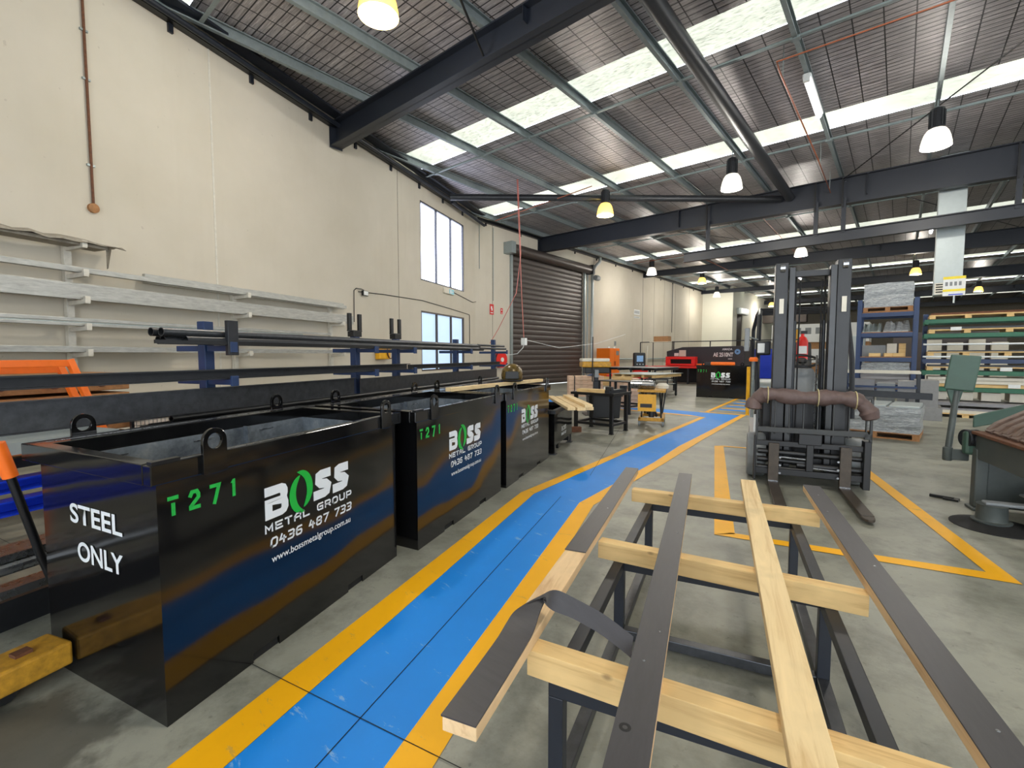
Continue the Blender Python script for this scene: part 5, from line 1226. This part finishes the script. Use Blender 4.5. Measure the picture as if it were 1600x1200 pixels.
for i, (x, w) in enumerate(((.58, 1.9), (2.85, 1.9))):
    for j in range(3): put('sheet_bundle', f'cream bundle of sheets on the low green beam, {("bottom", "middle", "top")[j]} one in the {("left", "right")[i]} bay', 'sheets', (x, 15.93, .71 + j * .085), 0, MB().box(0, w, 0, .85, 0, .075), 'cream_plastic' if j != 0 else 'pine_dark_x', 'bundles on the low green beam')
for j in range(5):
    put('packed_block', f'pale packed block on the shelf below the low green beam, {("first", "second", "third", "fourth", "fifth")[j]} from the blue rack', 'block', (.62 + j * .48, 16.05, .38), 0, MB().box(0, .34, 0, .7, 0, .2), 'cream_plastic', 'pale blocks low in the sheet rack')
for z, lab in ((.33, 'under the pale blocks'), (.19, 'above the floor pallet')):
    put('sheet_stack', f'wide dark stack of sheets {lab} of the sheet rack', 'sheets', (.5, 15.6, z - .06), 0, MB().box(0, 2.6, 0, 1.1, 0, .08), 'sheet_edges')
flat_pallet('long timber pallet on the floor under the sheet rack', .48, 15.4, 0, 2.4, 1.1, 'cream_plastic', .06, 0)
for i, (x, z) in enumerate(((.95, 2.15), (1.3, 1.3), (1.85, 1.16), (2.0, .76))): put('shelf_tag', f'white tag clipped on the sheet rack, {("topmost", "second", "third", "lowest")[i]} one', 'tag', (x, 15.87, z), 0, MB().box(0, .2, -.004, 0, -.04, .05), 'white')
put('red_sheet', 'red painted bar on the top pallet at the right of the sheet rack', 'steel bar', (2.2, 15.88, 2.575), 0, MB().box(0, 2.2, 0, .1, 0, .06), 'sign_red')
# behind the racks: pale partition, blue tank, dark store
put('store_partition', 'pale partition wall far behind the sheet rack', 'partition', (3.4, 24, 0), 0, MB().box(0, 9, 0, .15, 0, 2.3), 'wall_pale')
put('dark_store', 'dark store box behind the blue rack', 'store', (-.2, 23, 0), 0, MB().box(0, 3.0, 0, 1.0, 0, 2.35), 'door_brown')
for i in range(4): put('cream_carton', f'cream carton stacked before the dark store, {("first", "second", "third", "fourth")[i]} from the left', 'box', (.75 + i * .55, 22.6, 0), 0, MB().box(0, .4, 0, .35, 0, 2.05 - .1 * (i % 2)), 'cream_plastic', 'cream cartons before the dark store')
put('blue_tank', 'blue tank on the mezzanine beyond the sheet rack', 'tank', (7.0, 31, 3.9), 0, MB().box(-1.2, 1.2, -.8, .8, 0, 1.3), 'bright_blue', None, .15)
put('mezzanine', 'brown clad mezzanine beyond the sheet rack', 'mezzanine', (5.0, 30, 0), 0, MB().box(0, 14, 0, 6, 2.6, 5.2).box(0, 14, .2, 6, 3.85, 3.9).box(0, .2, 0, .2, 0, 2.6).box(13.8, 14, 0, .2, 0, 2.6), 'dusty')
bpy.data.objects['blue_tank'].location = (7.4, 29, 3.1); put('tank_stand', 'steel stand under the blue tank', 'stand', (7.4, 29, 0), 0, MB().box(-1, -.9, -.6, -.5, 0, 3.1).box(.9, 1, -.6, -.5, 0, 3.1).box(-1, -.9, .5, .6, 0, 3.1).box(.9, 1, .5, .6, 0, 3.1).box(-1.1, 1.1, -.7, .7, 3.0, 3.1), 'dark_steel')
# grey duct hung from the roof with a yellow notice
dc = thing('hanging_duct', 'pale grey sheet metal duct hanging from the roof above the racks', 'duct', (1.05, 19.5, 3.35), 0)
MB().box(-.32, .32, 0, .5, 0, 4.19).build('duct_body', 'duct_grey', dc, .01); MB().box(-.30, -.02, -.012, 0, .02, .36).build('louvre_grille', 'cream_plastic', dc)
m = MB()
for i in range(4): m.box(-.27, -.05, -.016, -.012, .07 + i * .075, .105 + i * .075)
m.build('grille_slot', 'dark_gap', dc)
ns = thing('height_notice', 'white notice with yellow bands fixed to the hanging duct', 'sign', (1.19, 19.46, 3.30), 0)
MB().box(-.25, .25, 0, .02, 0, .58).build('plate', 'white', ns)
m = MB(); m.box(-.25, .25, -.003, 0, .5, .58); m.box(-.25, .25, -.003, 0, .13, .2); m.build('yellow_band', 'sign_yellow', ns)
m = MB(); m.box(-.12, .2, -.003, 0, .02, .05); m.build('blue_line', 'bright_blue', ns)
m = MB(); [m.box(-.2 + .1 * i, -.14 + .1 * i, -.003, 0, .3, .42) for i in range(4)]; m.build('diagram', 'grey_plastic', ns)
MB().box(-.01, .03, .0, .02, -.22, 0).build('hook', 'duct_grey', ns)
# ------------------------------------------------------------------ pallet of wrapped sheets and tube stand by the forklift
wp = wrapped('wrapped_load', 'low pallet of pale grey sheets in clear film beside the forklift', (-.95, 10.72, 0), radians(-4), 1.28, 1.15, .44, 'wrapped', True, 9)
m = MB()
for x, w in ((.02, .38), (.44, .36), (.84, .42)): m.box(x, x + w, .05, 1.1, .56, .60)
m.build('top_sheet', 'duct_grey', wp, .01)
stn = thing('tube_stand', 'dark stand with a long channel on it behind the film wrapped pallet', 'stand', (-.9, 12.0, 0), 0)
MB().sect((-.1, 0, .73), (1.42, 0, .70), [(-.09, -.06), (.09, -.06), (.09, .06), (.08, .06), (.08, -.05), (-.08, -.05), (-.08, .06), (-.09, .06)]).build('channel', 'dark_steel', stn)
for x in (.30, 1.05): MB().box(x - .025, x + .025, -.03, .03, 0, .66).build('leg', 'dark_steel', stn); MB().box(x - .06, x + .06, -.07, .07, 0, .03).build('foot', 'dark_steel', stn)
tl = thing('sheet_trolley', 'blue framed trolley with pale top rail behind the wrapped pallet', 'trolley', (-.92, 12.35, 0), 0)
for x in (0, 1.22):
    for y in (0, .75): MB().box(x, x + .05, y, y + .05, .1, 1.12).build('post', 'navy_steel' if x else 'rack_blue', tl, .003); MB().lathe([(.02, -.02), (.05, -.02), (.05, .02), (.02, .02)], (x + .025, y + .025, .05), 12, (1, 0, 0)).build('castor', 'black_plastic', tl)
for y in (0, .75):
    MB().box(0, 1.27, y, y + .05, 1.12, 1.17).build('top_rail', 'cream_plastic', tl, .003)
    MB().box(.05, 1.22, y, y + .04, .82, .86).build('side_rail', 'rack_blue', tl); MB().box(.05, 1.22, y, y + .04, .12, .17).build('side_rail', 'rack_blue', tl)
MB().box(.02, 1.25, .05, .75, .17, .19).build('deck', 'raw_steel', tl)
for i, (x, w, h, mt) in enumerate(((.12, .42, .5, 'sheet_edges'), (.58, .3, .42, 'grey_plastic'), (.92, .26, .48, 'sheet_pinkgrey'))):
    put('sheet_box', f'grey stacked panels standing on the sheet trolley, {("left", "middle", "right")[i]} stack', 'panels', (-.92 + x, 12.42, .19), 0, MB().box(0, w, 0, .5, 0, h + .3), mt)
put('panel_stack', 'grey panel stack standing right of the sheet trolley', 'panels', (.30, 14.3, 0), 0, MB().box(0, .42, 0, .8, 0, .92).box(-.05, .5, -.05, .85, 0, .3), 'sheet_pinkgrey')
# ------------------------------------------------------------------ green machine at the right edge
gm = thing('plate_machine', 'old green machine with slatted sloping table and a control box on a pole', 'machine', (.57, 6.33, 0), radians(14))
MB().box(.02, .12, -.08, .02, .03, .60).build('column', 'machine_grey', gm, .012)
MB().box(.0, .2, -.12, .06, 0, .03).build('foot_plate', 'machine_grey', gm, .01)
MB().box(.12, .6, -.03, .03, .03, .6).build('side_plate', 'machine_grey', gm, .005)
MB().box(.6, 1.5, -1.6, .1, 0, .62).build('machine_base', 'dark_steel', gm, .02)
MB().bar((.08, 0, .35), (.3, 0, .58), .04, .05, (0, 1, 0)).build('stay', 'machine_grey', gm)
MB().box(.03, .09, -1.7, -.02, .50, .75).build('front_beam', 'machine_grey', gm, .012)
MB().box(.0, .13, -1.7, .0, .735, .765).build('front_edge_rail', 'rust', gm, .006)
m = MB()
for q in range(3): m.lathe([(.085, 0), (.09, .01), (.09, .035), (.085, .045)], (-.03 + q * .03, .05, .68), 20, (1, .3, 0))
m.build('pulley', 'dark_steel', gm, smooth=True)
MB().box(-.04, .12, .0, .1, .52, .76).build('pulley_bracket', 'machine_green', gm, .03)
sl = radians(32); ct, sn = cos(sl), sin(sl)
MB().prism([(.08, -.02), (1.2, -.02), (1.2, -.05), (.08, -.05)], (.02, -1.7, .77), (ct, 0, sn), (-sn, 0, ct), 1.7).build('sloping_table', 'machine_green', gm)
for i in range(11):
    y = -.10 - i * .15
    MB().prism([(.06, -.02), (1.15, -.02), (1.15, .03), (.14, .03), (.06, .005)], (.02, y, .77), (ct, 0, sn), (-sn, 0, ct), .075).build('table_slat', 'slat_brown', gm, .004)
    if i < 6: MB().prism([(.04, -.015), (.2, -.015), (.2, .012), (.04, .005)], (.02, y - .02, .765), (ct, 0, sn), (-sn, 0, ct), .11).build('slat_shoe', 'slat_brown', gm, .003)
MB().prism([(.0, .0), (1.2, .35), (1.2, .55), (.0, .12)], (.06, .13, .78), (1, 0, 0), (0, 0, 1), -.03).build('green_side_plate', 'machine_green', gm, .008)
MB().box(-.14, .04, .12, .18, .44, .55).build('arm', 'machine_grey', gm, .01)
m = MB(); m.lathe([(.035, 0), (.04, .01), (.04, .13), (.03, .14)], (-.12, .15, .43), 16); m.tube([(-.12, .15, .5), (-.07, .17, 1.14)], .028, 12); m.build('box_pole', 'machine_grey', gm, smooth=True)
MB().prism([(-.08, 0), (.05, 0), (.02, -.14), (-.03, -.18)], (-.07, .19, 1.16), (1, 0, 0), (0, 0, 1), .03).build('gusset', 'machine_green', gm)
MB().prism([(-.115, 0), (.105, -.02), (.145, .33), (-.075, .35)], (-.07, .11, 1.16), (cos(radians(-17)), sin(radians(-17)), 0), (0, 0, 1), -.12).build('control_box', 'machine_green', gm, .01)
put('flat_bar', 'dark flat bar lying on the floor left of the green machine foot', 'steel bar', (.18, 6.62, 0), radians(-12), MB().box(.13, .32, -.02, .02, .0, .03).box(.24, .36, -.05, .05, 0, .02), 'black_paint')
fp = thing('floor_scrubber', 'grey round sweeping head on a black floor disc at the right edge', 'floor sweeper', (.68, 5.78, 0), radians(14))
m = MB(); m.lathe([(.30, 0), (.30, .006), (.16, .03), (.1, .035)], (.02, -.02, 0), 32); m.build('brush_disc', 'rubber', fp, smooth=True)
m = MB(); m.lathe([(.13, .035), (.135, .05), (.105, .055), (.10, .18), (.105, .19), (.0, .195)], (0, 0, 0), 24); m.build('motor_pot', 'machine_grey', fp, smooth=True)
MB().box(-.06, .7, -.05, .05, .185, .215).build('arm', 'grey_plastic', fp, .012)
m = MB(); m.lathe([(.03, 0), (.06, .01), (.06, .02), (.0, .025)], (.28, .12, .25), 16); m.tube([(.28, .12, .2), (.28, .12, .25)], .01, 6); m.build('knob', 'bright_steel', fp, smooth=True)
m = MB(); m.lathe([(.02, -.4), (.09, -.36), (.13, -.2), (.14, 0), (.13, .3)], (.62, -.08, .14), 16, (1, -.15, 0)); m.build('hose_bag', 'bag_grey', fp, smooth=True)
m = MB(); m.lathe([(.05, -.3), (.06, -.1), (.06, .3)], (.5, -.2, .07), 14, (1, -.15, 0)); m.build('hose', 'rubber', fp, smooth=True)
# ------------------------------------------------------------------ high bay lamps and roof services
def bay_lamp(loc, label, glass, z_rim, tilt=(0, 0)):
    t = thing('high_bay_lamp', label, 'lamp', loc, 0, 'high bay lamps under the roof')
    zt = (7.31 if loc[0] in (-5.92, -7.93, -3.86, .45) else 7.55) - loc[2]
    m = MB(); m.tube([(0, 0, zt), (0, 0, .86)], .012, 6); m.tube([(.05, 0, .86), (0, 0, .93), (-.05, 0, .86)], .01, 6); m.build('hook', 'purlin_galv', t)
    m = MB(); m.lathe([(.04, .86), (.13, .84), (.135, .8), (.135, .42), (.12, .40)], (0, 0, 0), 20)
    for i in range(12): a = i * pi / 6; m.bar((.14 * cos(a), .14 * sin(a), .44), (.14 * cos(a), .14 * sin(a), .8), .012, .02, (cos(a), sin(a), 0))
    m.build('ballast_housing', 'dark_steel', t, smooth=False)
    m = MB(); prof = [(.12, .41), (.17, .385), (.22, .31), (.255, .2), (.28, .08), (.285, .0)]
    m.lathe(prof + [(r - .008, z) for r, z in reversed(prof)], (0, 0, 0), 28); s = m.build('bell_shade', glass, t, smooth=True)
    b = MB(); b.lathe([(.0, .06), (.04, .08), (.055, .15), (.04, .24), (.025, .34)], (0, 0, 0), 14); b.build('bulb', 'bulb', s, smooth=True)
    l = bpy.data.lights.new('lamp_light', 'POINT'); l.energy = LAMP_W; l.color = (1, .95, .86); l.shadow_soft_size = .27
    lo = bpy.data.objects.new('lamp_light', l); C.objects.link(lo); lo.parent = t; lo.location = (0, 0, -.06)
    return t
for x, y, zr, gl, lab in ((-5.92, 4.12, 6.34, 'lamp_glass', 'yellow glass high bay lamp nearest the viewer, at the top edge'), (-7.93, 14.5, 6.27, 'lamp_glass', 'high bay lamp on the fourth purlin, near the drop cable'), (-3.86, 14.4, 6.22, 'lamp_clear', 'clear glass high bay lamp beside the thick round tube'),
                          (.45, 14.6, 6.25, 'lamp_clear', 'clear glass high bay lamp at the right edge of the roof'), (-11.3, 26.3, 6.2, 'lamp_clear', 'unlit looking high bay lamp near the long wall'), (-10.7, 33.4, 6.45, 'lamp_glass', 'lit high bay lamp before the fourth beam'),
                          (.55, 37.0, 6.3, 'lamp_glass', 'high bay lamp left of the hanging duct'), (-12.0, 41.3, 6.4, 'lamp_clear', 'far high bay lamp against the pale return wall'), (4.6, 52.0, 6.5, 'lamp_glass', 'far high bay lamp right of the hanging duct'), (-9.9, 52, 6.3, 'lamp_glass', 'far high bay lamp near the far left wall'),
                          (.45, 2.5, 6.3, 'lamp_glass', 'added unseen high bay lamp above the viewer'), (6.7, 14.5, 6.3, 'lamp_clear', 'added unseen high bay lamp over the right side of the shed'), (6.7, 2.5, 6.3, 'lamp_clear', 'added unseen high bay lamp over the near right side of the shed'), (-3.86, 26.5, 6.3, 'lamp_clear', 'added high bay lamp hidden behind the runway beam')):  # lamps on this line are unseen, added to brighten the shed
    bay_lamp((x, y, zr), lab, gl, zr)
for x, y, lab in ((-1.70, 12.55, 'long white fluorescent batten on the purlin above the forklift'), (.9, 28.5, 'white batten light beyond the runway beam'), (-5.9, 40, 'batten light far above the punch press'), (-1.7, 45, 'far batten light behind the mast'), (.45, 60, 'small farthest batten light under the roof')):
    t = thing('batten_light', lab, 'light', (x, y, 7.2), 0, 'batten lights under the purlins')
    MB().box(-.08, .08, -1.0, 1.0, .04, .11).build('tray', 'white', t, .01); MB().tube([(0, -.95, .0), (0, .95, .0)], .055, 10).build('tube', 'tube_light', t, smooth=True)
    MB().box(-.06, .06, -1.04, -.95, -.06, .1).build('end_cap', 'white', t, .01)
def copper(pts, label):
    o = MB().tube(pts, .016, 8).build('copper_pipe', 'copper', None, smooth=True); tag(o, label, 'pipe'); return o
copper([(6, 10.1, 6.9), (-1.95, 9.97, 6.9), (-1.97, 10.35, 6.9), (-1.95, 13.75, 6.9), (-1.94, 15.4, 6.9), (-1.98, 19.55, 6.9), (-4.34, 19.4, 6.9), (-4.45, 31.0, 6.9)], 'copper air line running under the roof past the batten light')
copper([(-12.7, 14.2, 6.9), (-7.85, 13.45, 6.95)], 'short copper line running from the left wall to the fourth purlin')
copper([(-11.4, 24.0, 6.5), (-8.2, 24.2, 6.6), (-8.1, 30, 6.6)], 'copper line beyond the second portal beam near the long wall')
for i, (x, y) in enumerate(((-1.96, 10.6), (-1.94, 16.0), (-1.97, 18.6), (-4.3, 19.5), (3.0, 10.05))):
    o = MB().tube([(x, y, 6.9), (x, y, 7.5)], .009, 6).build('hanger_rod', 'galvanised', None); tag(o, ('near', 'middle', 'far', 'left', 'right')[i] + ' thin rod holding the copper air line', 'rod', 'rods holding the copper line')
